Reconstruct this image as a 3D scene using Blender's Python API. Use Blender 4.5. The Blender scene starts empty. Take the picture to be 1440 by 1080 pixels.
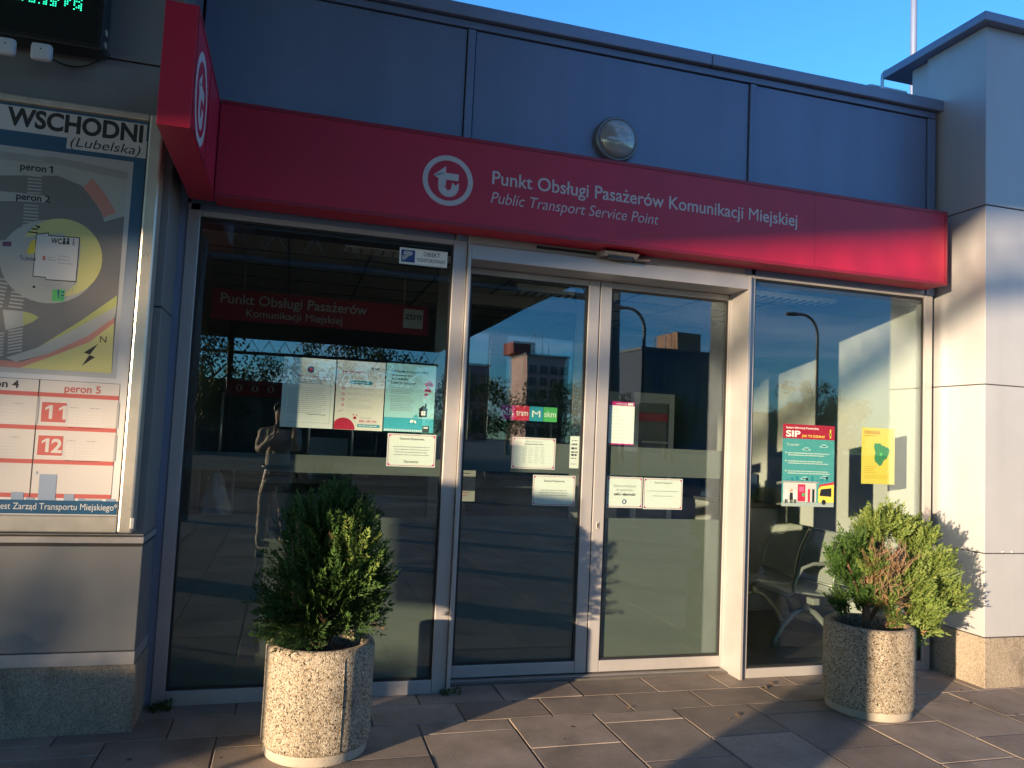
import bpy, bmesh, math, random
from mathutils import Vector, Matrix
random.seed(7)
sc = bpy.context.scene
COL = sc.collection
PI = math.pi

# ------------------------------------------------------------------ camera frame
def basis(yaw, pitch, roll):
    cy, sy, cp, sp = math.cos(yaw), math.sin(yaw), math.cos(pitch), math.sin(pitch)
    f = Vector((sy*cp, cy*cp, sp)); r = Vector((cy, -sy, 0)); u = r.cross(f)
    c, s = math.cos(roll), math.sin(roll)
    return c*r+s*u, -s*r+c*u, f
CR, CU, CF = basis(math.radians(15.96), math.radians(3.943), math.radians(2.624))
FPX, EYE = 1074.5, Vector((0, 0, 1.5))
def ray(x, y): return CR*((x-720)/FPX) + CU*(-(y-540)/FPX) + CF
def atY(x, y, Y):                       # measured point of the photo on an upright plane parallel to the facade
    d = ray(x, y); p = EYE + d*(Y/d.y); return p.x, p.z
def atX(x, y, X):
    d = ray(x, y); p = EYE + d*(X/d.x); return p.y, p.z
SUN_AZ = math.radians(33.5); SUN_EL = math.radians(5.9)
SH = Vector((math.cos(SUN_AZ), math.sin(SUN_AZ), 0)); NH = Vector((-math.sin(SUN_AZ), math.cos(SUN_AZ), 0))

# ------------------------------------------------------------------ materials
MATS = {}
def mat(name, col, rough=.6, metal=0., noise=0., nscale=8., bump=0., bscale=60., spec=.5, emit=None, estr=1., col2=None, coat=0., streak=0.):
    if name in MATS: return MATS[name]
    m = bpy.data.materials.new(name); m.use_nodes = True; nt = m.node_tree; N = nt.nodes; L = nt.links
    p = N['Principled BSDF']
    p.inputs['Base Color'].default_value = (*col, 1); p.inputs['Roughness'].default_value = rough
    p.inputs['Metallic'].default_value = metal; p.inputs['Specular IOR Level'].default_value = spec
    p.inputs['Coat Weight'].default_value = coat
    tc = N.new('ShaderNodeTexCoord')
    if noise or col2:
        nz = N.new('ShaderNodeTexNoise'); nz.inputs['Scale'].default_value = nscale; nz.inputs['Detail'].default_value = 7; nz.inputs['Roughness'].default_value = .65
        L.new(tc.outputs['Object'], nz.inputs['Vector'])
        rp = N.new('ShaderNodeValToRGB'); rp.color_ramp.elements[0].position = .3; rp.color_ramp.elements[1].position = .72
        c2 = col2 or tuple(min(1, c*(1+noise)) for c in col); c1 = col if col2 else tuple(c*(1-noise) for c in col)
        rp.color_ramp.elements[0].color = (*c1, 1); rp.color_ramp.elements[1].color = (*c2, 1)
        L.new(nz.outputs['Fac'], rp.inputs['Fac']); L.new(rp.outputs['Color'], p.inputs['Base Color'])
        mr = N.new('ShaderNodeMapRange'); mr.inputs['To Min'].default_value = max(.02, rough-.09); mr.inputs['To Max'].default_value = min(1, rough+.09)
        L.new(nz.outputs['Fac'], mr.inputs['Value']); L.new(mr.outputs['Result'], p.inputs['Roughness'])
    if streak:                                                # rain streaks and dust on sheet metal: its own marks, not light
        mpn = N.new('ShaderNodeMapping'); mpn.inputs['Scale'].default_value = (3.2, 3.2, .35); L.new(tc.outputs['Object'], mpn.inputs['Vector'])
        ns = N.new('ShaderNodeTexNoise'); ns.inputs['Scale'].default_value = 1.6; ns.inputs['Detail'].default_value = 6; L.new(mpn.outputs[0], ns.inputs['Vector'])
        ms_ = N.new('ShaderNodeMapRange'); ms_.inputs['From Min'].default_value = .3; ms_.inputs['From Max'].default_value = .7; ms_.inputs['To Min'].default_value = 1-streak; ms_.inputs['To Max'].default_value = 1+streak; L.new(ns.outputs['Fac'], ms_.inputs['Value'])
        mm_ = N.new('ShaderNodeMix'); mm_.data_type = 'RGBA'; mm_.blend_type = 'MULTIPLY'; mm_.inputs[0].default_value = 1
        L.new(rp.outputs['Color'], mm_.inputs[6]); L.new(ms_.outputs['Result'], mm_.inputs[7]); L.new(mm_.outputs[2], p.inputs['Base Color'])
    if bump:
        nb = N.new('ShaderNodeTexNoise'); nb.inputs['Scale'].default_value = bscale; nb.inputs['Detail'].default_value = 6
        L.new(tc.outputs['Object'], nb.inputs['Vector'])
        b = N.new('ShaderNodeBump'); b.inputs['Strength'].default_value = bump; b.inputs['Distance'].default_value = .01
        L.new(nb.outputs['Fac'], b.inputs['Height']); L.new(b.outputs['Normal'], p.inputs['Normal'])
    if emit:
        p.inputs['Emission Color'].default_value = (*emit, 1); p.inputs['Emission Strength'].default_value = estr
    MATS[name] = m
    return m

def glass_mat(name, base=.074, tint=(.86, .91, .9), rough=0.):
    m = bpy.data.materials.new(name); m.use_nodes = True; nt = m.node_tree; N = nt.nodes; L = nt.links
    N.remove(N['Principled BSDF']); out = N['Material Output']
    lw = N.new('ShaderNodeLayerWeight'); lw.inputs['Blend'].default_value = .5
    pw = N.new('ShaderNodeMath'); pw.operation = 'POWER'; pw.inputs[1].default_value = 4.2; L.new(lw.outputs['Facing'], pw.inputs[0])
    mr = N.new('ShaderNodeMapRange'); mr.inputs['To Min'].default_value = base; mr.inputs['To Max'].default_value = .95; L.new(pw.outputs[0], mr.inputs['Value'])
    t = N.new('ShaderNodeBsdfTransparent'); t.inputs['Color'].default_value = (*tint, 1)
    g = N.new('ShaderNodeBsdfGlossy'); g.inputs['Roughness'].default_value = rough; g.inputs['Color'].default_value = (.74, .87, 1, 1)
    # very slight waviness of the float glass
    tc = N.new('ShaderNodeTexCoord'); nz = N.new('ShaderNodeTexNoise'); nz.inputs['Scale'].default_value = 1.3; nz.inputs['Detail'].default_value = 1
    L.new(tc.outputs['Object'], nz.inputs['Vector'])
    b = N.new('ShaderNodeBump'); b.inputs['Strength'].default_value = .05; b.inputs['Distance'].default_value = .02; L.new(nz.outputs['Fac'], b.inputs['Height']); L.new(b.outputs['Normal'], g.inputs['Normal'])
    mx = N.new('ShaderNodeMixShader'); L.new(mr.outputs['Result'], mx.inputs['Fac']); L.new(t.outputs[0], mx.inputs[1]); L.new(g.outputs[0], mx.inputs[2])
    L.new(mx.outputs[0], out.inputs['Surface']); MATS[name] = m
    return m

def film_mat(name, col, cover):
    m = bpy.data.materials.new(name); m.use_nodes = True; nt = m.node_tree; N = nt.nodes; L = nt.links
    N.remove(N['Principled BSDF']); out = N['Material Output']
    d = N.new('ShaderNodeBsdfDiffuse'); d.inputs['Color'].default_value = (*col, 1)
    tl = N.new('ShaderNodeBsdfTranslucent'); tl.inputs['Color'].default_value = (*col, 1)
    a = N.new('ShaderNodeMixShader'); a.inputs['Fac'].default_value = .45; L.new(d.outputs[0], a.inputs[1]); L.new(tl.outputs[0], a.inputs[2])
    t = N.new('ShaderNodeBsdfTransparent'); mx = N.new('ShaderNodeMixShader'); mx.inputs['Fac'].default_value = cover
    L.new(t.outputs[0], mx.inputs[1]); L.new(a.outputs[0], mx.inputs[2]); L.new(mx.outputs[0], out.inputs['Surface']); MATS[name] = m
    return m

def speckle_mat(name, base, dark, light, scale, bump=.5, rough=.85, darkfrac=.22):
    m = bpy.data.materials.new(name); m.use_nodes = True; nt = m.node_tree; N = nt.nodes; L = nt.links
    p = N['Principled BSDF']; p.inputs['Roughness'].default_value = rough; p.inputs['Specular IOR Level'].default_value = .25
    tc = N.new('ShaderNodeTexCoord'); v = N.new('ShaderNodeTexVoronoi'); v.inputs['Scale'].default_value = scale
    nzw = N.new('ShaderNodeTexNoise'); nzw.inputs['Scale'].default_value = scale*.6; L.new(tc.outputs['Object'], nzw.inputs['Vector'])
    mxv = N.new('ShaderNodeMix'); mxv.data_type = 'RGBA'; mxv.blend_type = 'LINEAR_LIGHT'; mxv.inputs[0].default_value = .012
    L.new(tc.outputs['Object'], mxv.inputs[6]); L.new(nzw.outputs['Color'], mxv.inputs[7]); L.new(mxv.outputs[2], v.inputs['Vector'])
    sx = N.new('ShaderNodeSeparateColor'); L.new(v.outputs['Color'], sx.inputs[0])
    rp = N.new('ShaderNodeValToRGB'); rp.color_ramp.interpolation = 'CONSTANT'; e = rp.color_ramp.elements
    e[0].position = 0; e[0].color = (*dark, 1); e[1].position = darkfrac; e[1].color = (*base, 1)
    k = e.new(.55); k.color = (*light, 1); k = e.new(.8); k.color = (base[0]*.7, base[1]*.62, base[2]*.52, 1)
    L.new(sx.outputs[0], rp.inputs['Fac'])
    big = N.new('ShaderNodeTexNoise'); big.inputs['Scale'].default_value = 3.5; big.inputs['Detail'].default_value = 5; L.new(tc.outputs['Object'], big.inputs['Vector'])
    mp = N.new('ShaderNodeMapRange'); mp.inputs['To Min'].default_value = .72; mp.inputs['To Max'].default_value = 1.15; L.new(big.outputs['Fac'], mp.inputs['Value'])
    mm = N.new('ShaderNodeMix'); mm.data_type = 'RGBA'; mm.blend_type = 'MULTIPLY'; mm.inputs[0].default_value = 1
    L.new(rp.outputs['Color'], mm.inputs[6]); L.new(mp.outputs['Result'], mm.inputs[7]); L.new(mm.outputs[2], p.inputs['Base Color'])
    st = N.new('ShaderNodeTexNoise'); st.inputs['Scale'].default_value = 6; st.inputs['Detail'].default_value = 8; st.inputs['Distortion'].default_value = .8; mps = N.new('ShaderNodeMapping'); mps.inputs['Scale'].default_value = (1, 1, .35); L.new(tc.outputs['Object'], mps.inputs['Vector']); L.new(mps.outputs[0], st.inputs['Vector'])
    sr = N.new('ShaderNodeMapRange'); sr.inputs['From Min'].default_value = .5; sr.inputs['From Max'].default_value = .68; sr.inputs['To Min'].default_value = 1; sr.inputs['To Max'].default_value = .62; L.new(st.outputs['Fac'], sr.inputs['Value'])
    sm = N.new('ShaderNodeMix'); sm.data_type = 'RGBA'; sm.blend_type = 'MULTIPLY'; sm.inputs[0].default_value = 1; L.new(mm.outputs[2], sm.inputs[6]); L.new(sr.outputs[0], sm.inputs[7]); L.new(sm.outputs[2], p.inputs['Base Color'])
    b = N.new('ShaderNodeBump'); b.inputs['Strength'].default_value = bump; b.inputs['Distance'].default_value = .006; b.invert = True
    L.new(v.outputs['Distance'], b.inputs['Height']); L.new(b.outputs['Normal'], p.inputs['Normal']); MATS[name] = m
    return m

def leaf_mat(name, c1, c2, c3):
    m = bpy.data.materials.new(name); m.use_nodes = True; nt = m.node_tree; N = nt.nodes; L = nt.links
    p = N['Principled BSDF']; p.inputs['Roughness'].default_value = .6; p.inputs['Specular IOR Level'].default_value = .25
    g = N.new('ShaderNodeNewGeometry'); rp = N.new('ShaderNodeValToRGB'); e = rp.color_ramp.elements
    e[0].color = (*c1, 1); e[1].color = (*c3, 1); k = e.new(.5); k.color = (*c2, 1)
    L.new(g.outputs['Random Per Island'], rp.inputs['Fac']); L.new(rp.outputs['Color'], p.inputs['Base Color'])
    tl = N.new('ShaderNodeBsdfTranslucent'); L.new(rp.outputs['Color'], tl.inputs['Color'])
    mx = N.new('ShaderNodeMixShader'); mx.inputs['Fac'].default_value = .25; L.new(p.outputs[0], mx.inputs[1]); L.new(tl.outputs[0], mx.inputs[2])
    L.new(mx.outputs[0], N['Material Output'].inputs['Surface']); MATS[name] = m
    return m

def slab_mat():
    m = bpy.data.materials.new('paving_slab'); m.use_nodes = True; nt = m.node_tree; N = nt.nodes; L = nt.links
    p = N['Principled BSDF']; p.inputs['Specular IOR Level'].default_value = .3
    g = N.new('ShaderNodeNewGeometry'); tc = N.new('ShaderNodeTexCoord')
    nz = N.new('ShaderNodeTexNoise'); nz.inputs['Scale'].default_value = 2.6; nz.inputs['Detail'].default_value = 8; nz.inputs['Roughness'].default_value = .7; L.new(tc.outputs['Object'], nz.inputs['Vector'])
    rp = N.new('ShaderNodeValToRGB'); e = rp.color_ramp.elements; e[0].position = .3; e[1].position = .75
    e[0].color = (.175, .142, .115, 1); e[1].color = (.34, .28, .235, 1); L.new(nz.outputs['Fac'], rp.inputs['Fac'])
    mp = N.new('ShaderNodeMapRange'); mp.inputs['To Min'].default_value = .74; mp.inputs['To Max'].default_value = 1.18; L.new(g.outputs['Random Per Island'], mp.inputs['Value'])
    mm = N.new('ShaderNodeMix'); mm.data_type = 'RGBA'; mm.blend_type = 'MULTIPLY'; mm.inputs[0].default_value = 1
    L.new(rp.outputs['Color'], mm.inputs[6]); L.new(mp.outputs['Result'], mm.inputs[7])
    n2 = N.new('ShaderNodeTexNoise'); n2.inputs['Scale'].default_value = 160; n2.inputs['Detail'].default_value = 3; L.new(tc.outputs['Object'], n2.inputs['Vector'])
    m2 = N.new('ShaderNodeMapRange'); m2.inputs['From Min'].default_value = .3; m2.inputs['From Max'].default_value = .7; m2.inputs['To Min'].default_value = .75; m2.inputs['To Max'].default_value = 1.2; L.new(n2.outputs['Fac'], m2.inputs['Value'])
    m3 = N.new('ShaderNodeMix'); m3.data_type = 'RGBA'; m3.blend_type = 'MULTIPLY'; m3.inputs[0].default_value = 1
    L.new(mm.outputs[2], m3.inputs[6]); L.new(m2.outputs['Result'], m3.inputs[7])
    # pale dropped specks
    v = N.new('ShaderNodeTexVoronoi'); v.inputs['Scale'].default_value = 9; L.new(tc.outputs['Object'], v.inputs['Vector'])
    ls = N.new('ShaderNodeMath'); ls.operation = 'LESS_THAN'; ls.inputs[1].default_value = .045; L.new(v.outputs['Distance'], ls.inputs[0])
    m4 = N.new('ShaderNodeMix'); m4.data_type = 'RGBA'; m4.inputs[7].default_value = (.36, .32, .27, 1); L.new(ls.outputs[0], m4.inputs[0]); L.new(m3.outputs[2], m4.inputs[6])
    n5 = N.new('ShaderNodeTexNoise'); n5.inputs['Scale'].default_value = 1.1; n5.inputs['Detail'].default_value = 9; n5.inputs['Distortion'].default_value = 1.2; L.new(tc.outputs['Object'], n5.inputs['Vector'])
    m5 = N.new('ShaderNodeMapRange'); m5.inputs['From Min'].default_value = .52; m5.inputs['From Max'].default_value = .66; m5.inputs['To Min'].default_value = 1; m5.inputs['To Max'].default_value = .68; L.new(n5.outputs['Fac'], m5.inputs['Value'])
    m6 = N.new('ShaderNodeMix'); m6.data_type = 'RGBA'; m6.blend_type = 'MULTIPLY'; m6.inputs[0].default_value = 1; L.new(m4.outputs[2], m6.inputs[6]); L.new(m5.outputs[0], m6.inputs[7]); L.new(m6.outputs[2], p.inputs['Base Color'])
    vg = N.new('ShaderNodeTexVoronoi'); vg.inputs['Scale'].default_value = 3.3; L.new(tc.outputs['Object'], vg.inputs['Vector'])
    lg = N.new('ShaderNodeMath'); lg.operation = 'LESS_THAN'; lg.inputs[1].default_value = .05; L.new(vg.outputs['Distance'], lg.inputs[0])
    m7 = N.new('ShaderNodeMix'); m7.data_type = 'RGBA'; m7.inputs[7].default_value = (.07, .06, .055, 1); L.new(lg.outputs[0], m7.inputs[0]); L.new(m6.outputs[2], m7.inputs[6]); L.new(m7.outputs[2], p.inputs['Base Color'])
    rr = N.new('ShaderNodeMapRange'); rr.inputs['To Min'].default_value = .55; rr.inputs['To Max'].default_value = .85; L.new(nz.outputs['Fac'], rr.inputs['Value']); L.new(rr.outputs['Result'], p.inputs['Roughness'])
    b = N.new('ShaderNodeBump'); b.inputs['Strength'].default_value = .35; b.inputs['Distance'].default_value = .004; L.new(n2.outputs['Fac'], b.inputs['Height']); L.new(b.outputs['Normal'], p.inputs['Normal'])
    MATS['paving_slab'] = m; return m

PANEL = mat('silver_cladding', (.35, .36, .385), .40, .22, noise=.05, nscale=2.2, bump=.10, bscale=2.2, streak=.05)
PANEL_W = mat('wing_cladding_shaded', (.17, .175, .18), .45, .15, noise=.06, nscale=2.2, bump=.08, bscale=2.2, streak=.05)  # darker grey than the tower, with the wing's shade mixed into the colour
PANEL_D = mat('fascia_cladding_shaded', (.13, .175, .28), .42, .3, noise=.05, nscale=2.0, bump=.10, bscale=2.2, streak=.07)  # shaded copy of the silver cladding, blue shade put into its colour
CREAM = mat('pale_cladding', (.62, .60, .57), .45, .1, noise=.05, nscale=2.2, bump=.05, bscale=3)
GROOVE = mat('joint_shadow_gap', (.02, .02, .024), .8)
ALU = mat('anodised_frame', (.355, .345, .35), .38, .35, noise=.06, nscale=5)
ALU2 = mat('brushed_case_frame', (.60, .55, .47), .3, .6, noise=.08, nscale=12)
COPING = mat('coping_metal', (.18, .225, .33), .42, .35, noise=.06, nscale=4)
RUBBER = mat('black_gasket', (.012, .012, .013), .5)
GLASS = glass_mat('window_glass')
FROST = film_mat('frosted_film', (.21, .235, .215), .86)
RED = mat('sign_red', (.37, .007, .036), .42, 0, noise=.06, nscale=3, bump=.08, bscale=2, streak=.06)
RED_D = mat('sign_red_edge', (.22, .005, .022), .4)
WHITE_V = mat('white_vinyl', (.42, .42, .45), .5)
GRANITE = speckle_mat('granite_plinth', (.27, .235, .19), (.12, .105, .09), (.33, .285, .235), 260, .2, .7, .2)
PEBBLE = speckle_mat('washed_pebble_concrete', (.36, .31, .24), (.05, .042, .035), (.47, .42, .34), 190, .9, .9, .17)
CONC = mat('plain_concrete', (.29, .26, .22), .9, 0, noise=.12, nscale=12, bump=.2, bscale=90)
SOIL = mat('potting_soil', (.02, .015, .011), 1, 0, noise=.4, nscale=30, bump=1, bscale=60)
PAPER = mat('white_paper', (.80, .79, .74), .7, 0, noise=.015, nscale=6)
BLACK = mat('black_print', (.015, .015, .017), .5)
GREYP = mat('grey_print', (.30, .30, .31), .6)
LGREY = mat('pale_grey_print', (.55, .55, .55), .6)
INK_R = mat('red_print', (.52, .02, .06), .5)
INK_PINK = mat('pink_print', (.70, .12, .25), .5)
INK_MAG = mat('magenta_print', (.55, .02, .20), .5)
INK_TEAL = mat('teal_print', (.03, .30, .38), .5)
INK_CYAN = mat('pale_cyan_print', (.42, .70, .72), .6)
INK_TURQ = mat('turquoise_print', (.07, .45, .55), .5)
INK_BLUE = mat('blue_print', (.015, .05, .20), .5)
INK_GREEN = mat('green_print', (.08, .42, .12), .5)
INK_YEL = mat('yellow_print', (.80, .62, .09), .6)
INK_DGREEN = mat('dark_green_print', (.05, .26, .10), .6)
INK_ORANGE = mat('orange_print', (.72, .36, .03), .6)

# ------------------------------------------------------------------ builders
def setp(o, label=None, cat=None, group=None, kind=None):
    if label: o['label'] = label
    if cat: o['category'] = cat
    if group: o['group'] = group
    if kind: o['kind'] = kind
    return o
def thing(name, label, cat, loc=(0, 0, 0), rz=0, group=None):
    o = bpy.data.objects.new(name, None); o.empty_display_size = .1; COL.objects.link(o)
    o.location = loc; o.rotation_euler = (0, 0, rz); bpy.context.view_layer.update()
    return setp(o, label, cat, group)

class MB:
    def __init__(s): s.bm = bmesh.new(); s.mats = []
    def mi(s, m):
        if m not in s.mats: s.mats.append(m)
        return s.mats.index(m)
    def _tag(s, faces, m, smooth=False):
        i = s.mi(m) if m else 0
        for f in faces: f.material_index = i; f.smooth = smooth
    def face(s, pts, m=None):
        f = s.bm.faces.new([s.bm.verts.new(p) for p in pts]); s._tag([f], m); return f
    def box(s, x0, x1, y0, y1, z0, z1, m=None, bev=0., M=None):
        t = bmesh.new(); bmesh.ops.create_cube(t, size=1)
        for v in t.verts: v.co = Vector(((x0+x1)/2+v.co.x*(x1-x0), (y0+y1)/2+v.co.y*(y1-y0), (z0+z1)/2+v.co.z*(z1-z0)))
        if bev: bmesh.ops.bevel(t, geom=t.edges[:], offset=bev, segments=2, affect='EDGES', profile=.5)
        return s.merge(t, m, M)
    def merge(s, t, m=None, M=None, smooth=False):
        vm = {}
        for v in t.verts: vm[v] = s.bm.verts.new(M @ v.co if M else v.co)
        fs = []
        for f in t.faces:
            try: fs.append(s.bm.faces.new([vm[v] for v in f.verts]))
            except ValueError: pass
        s._tag(fs, m, smooth); t.free(); return fs
    def prism(s, poly, axis, a0, a1, m=None, bev=0.):   # poly of (u,v); axis: 'x','y' or 'z'
        t = bmesh.new()
        def P(u, v, a): return {'x': (a, u, v), 'y': (u, a, v), 'z': (u, v, a)}[axis]
        lo = [t.verts.new(P(u, v, a0)) for u, v in poly]; hi = [t.verts.new(P(u, v, a1)) for u, v in poly]
        n = len(poly); t.faces.new(lo); t.faces.new(hi[::-1])
        for i in range(n): t.faces.new((lo[i], hi[i], hi[(i+1) % n], lo[(i+1) % n]))
        bmesh.ops.recalc_face_normals(t, faces=t.faces[:])
        if bev: bmesh.ops.bevel(t, geom=t.edges[:], offset=bev, segments=2, affect='EDGES', profile=.5)
        return s.merge(t, m)
    def lathe(s, prof, c, m=None, n=48, axis='z', closed=False):
        rows = []
        for r, h in prof:
            row = []
            for i in range(n):
                a = 2*PI*i/n; x, y = r*math.cos(a), r*math.sin(a)
                p = (c[0]+x, c[1]+y, c[2]+h) if axis == 'z' else (c[0]+x, c[1]-h, c[2]+y)
                row.append(s.bm.verts.new(p))
            rows.append(row)
        fs = []
        for a, b in zip(rows, rows[1:]):
            for i in range(n): fs.append(s.bm.faces.new((a[i], a[(i+1) % n], b[(i+1) % n], b[i])))
        if closed:
            fs.append(s.bm.faces.new(rows[0][::-1])); fs.append(s.bm.faces.new(rows[-1]))
        s._tag(fs, m, True); return fs
    def tube(s, pts, r, m=None, n=10, cap=True):
        pts = [Vector(p) for p in pts]; rows = []; up = None
        rr = r if isinstance(r, (list, tuple)) else [r]*len(pts)
        for i, p in enumerate(pts):
            d = (pts[min(i+1, len(pts)-1)]-pts[max(i-1, 0)]).normalized()
            if up is None: up = Vector((0, 0, 1)) if abs(d.z) < .9 else Vector((1, 0, 0))
            x = d.cross(up).normalized(); y = x.cross(d).normalized(); up = y
            rows.append([s.bm.verts.new(p+rr[i]*(x*math.cos(2*PI*k/n)+y*math.sin(2*PI*k/n))) for k in range(n)])
        fs = []
        for a, b in zip(rows, rows[1:]):
            for i in range(n): fs.append(s.bm.faces.new((a[i], a[(i+1) % n], b[(i+1) % n], b[i])))
        if cap: fs.append(s.bm.faces.new(rows[0][::-1])); fs.append(s.bm.faces.new(rows[-1]))
        s._tag(fs, m, True)
    def build(s, name, m=None, parent=None, recalc=True, split=False):
        if split:                                             # every loose piece becomes a part of its own
            s.bm.verts.ensure_lookup_table(); seen = set(); out = []
            for v0 in s.bm.verts:
                if v0 in seen: continue
                st = [v0]; seen.add(v0); fs = set()
                while st:
                    v = st.pop()
                    for f in v.link_faces:
                        fs.add(f)
                        for q in f.verts:
                            if q not in seen: seen.add(q); st.append(q)
                w = MB(); w.mats = list(s.mats); vm = {}
                for f in fs:
                    for q in f.verts:
                        if q not in vm: vm[q] = w.bm.verts.new(q.co)
                    g_ = w.bm.faces.new([vm[q] for q in f.verts]); g_.material_index = f.material_index; g_.smooth = f.smooth
                out.append(w.build(name, m, parent, recalc))
            s.bm.free(); return out[0]
        if recalc: bmesh.ops.recalc_face_normals(s.bm, faces=s.bm.faces[:])
        me = bpy.data.meshes.new(name)
        mats = s.mats or ([m] if m else [])
        for k in mats: me.materials.append(k)
        s.bm.to_mesh(me); s.bm.free()
        o = bpy.data.objects.new(name, me); COL.objects.link(o)
        if parent:
            o.parent = parent
            o.matrix_parent_inverse = parent.matrix_world.inverted()
        return o

# ---- lettering (built-in font turned into flat mesh outlines)
_TXT = {}
_ACC = {'ż': ('z', 'dot'), 'ą': ('a', 'tail'), 'ę': ('e', 'tail'), 'ś': ('s', 'acute')}
def glyphs(s, bold=0., italic=0., spacing=1.):
    k = (s, bold, italic, spacing)
    if k in _TXT: return _TXT[k]
    if 'M' in s and len(s) > 1 and bold > 0:
        i = s.index('M'); a = s[:i]; b = s[i+1:]
        base = ''.join(_ACC[c][0] if c in _ACC else c for c in s)
        x_m = (glyphs_plain(''.join(_ACC[c][0] if c in _ACC else c for c in a)+'M', 0, italic, spacing)[3] if a else glyphs_plain('M', 0, italic, spacing)[3]); gm_ = glyphs_plain('M', 0, italic, spacing)
        vs, fs = [], []
        def add(g, dx):
            n0 = len(vs); vs.extend(Vector((p.x+dx, p.y, 0)) for p in g[0]); fs.extend(tuple(k_+n0 for k_ in f) for f in g[1])
        if a.strip(): add(glyphs(a, bold, italic, spacing), 0)
        add(gm_, x_m-gm_[3])
        if b:
            gb = glyphs(b, bold, italic, spacing); full = glyphs_plain(base, 0, italic, spacing)[3]; pb = glyphs_plain(''.join(_ACC[c][0] if c in _ACC else c for c in b), 0, italic, spacing)[3]; add(gb, full-pb)
        _TXT[k] = (vs, fs, min(v.x for v in vs), max(v.x for v in vs)); return _TXT[k]
    if not any(c in _ACC for c in s): return glyphs_plain(s, bold, italic, spacing)
    base = ''.join(_ACC[c][0] if c in _ACC else c for c in s)
    vs, fs, x0, x1 = glyphs_plain(base, bold, italic, spacing); vs, fs = list(vs), list(fs)
    for i, c in enumerate(s):
        if c not in _ACC: continue
        g = glyphs_plain(_ACC[c][0], bold, 0, spacing); xr = glyphs_plain(base[:i+1], bold, 0, spacing)[3]; w_ = g[3]-g[2]; xm = xr-w_/2; t = .045+bold
        if _ACC[c][1] == 'dot': pts = [(xm+t*1.15*math.cos(a*PI/5), .635+t*1.15*math.sin(a*PI/5)) for a in range(10)]
        elif _ACC[c][1] == 'acute': pts = [(xm-t, .57), (xm+t*.4, .57), (xm+t*2.6, .71), (xm+t*.6, .71)]
        else: pts = [(xr-t*1.2, -.012), (xr-t*.1, -.012), (xr-t*1.0, -.09), (xr+t*.3, -.13), (xr+t*.2, -.17), (xr-t*2.2, -.13)]
        n0 = len(vs); vs += [Vector((x+italic*y, y, 0)) for x, y in pts]; fs.append(tuple(range(n0, n0+len(pts))))
    _TXT[k] = (vs, fs, x0, x1); return _TXT[k]
def glyphs_plain(s, bold=0., italic=0., spacing=1.):
    k = (s, bold, italic, spacing)
    if k in _TXT: return _TXT[k]
    cu = bpy.data.curves.new('lettering_outline', 'FONT'); cu.body = s; cu.size = 1; cu.offset = bold; cu.shear = italic; cu.resolution_u = 4; cu.fill_mode = 'FRONT'; cu.space_character = spacing
    o = bpy.data.objects.new('lettering_outline', cu)
    me = bpy.data.meshes.new_from_object(o)
    vs = [v.co.copy() for v in me.vertices]; fs = [tuple(p.vertices) for p in me.polygons]
    bpy.data.objects.remove(o); bpy.data.curves.remove(cu); bpy.data.meshes.remove(me)
    x0 = min(v.x for v in vs); x1 = max(v.x for v in vs)
    _TXT[k] = (vs, fs, x0, x1); return _TXT[k]
CAP = .73
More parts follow.
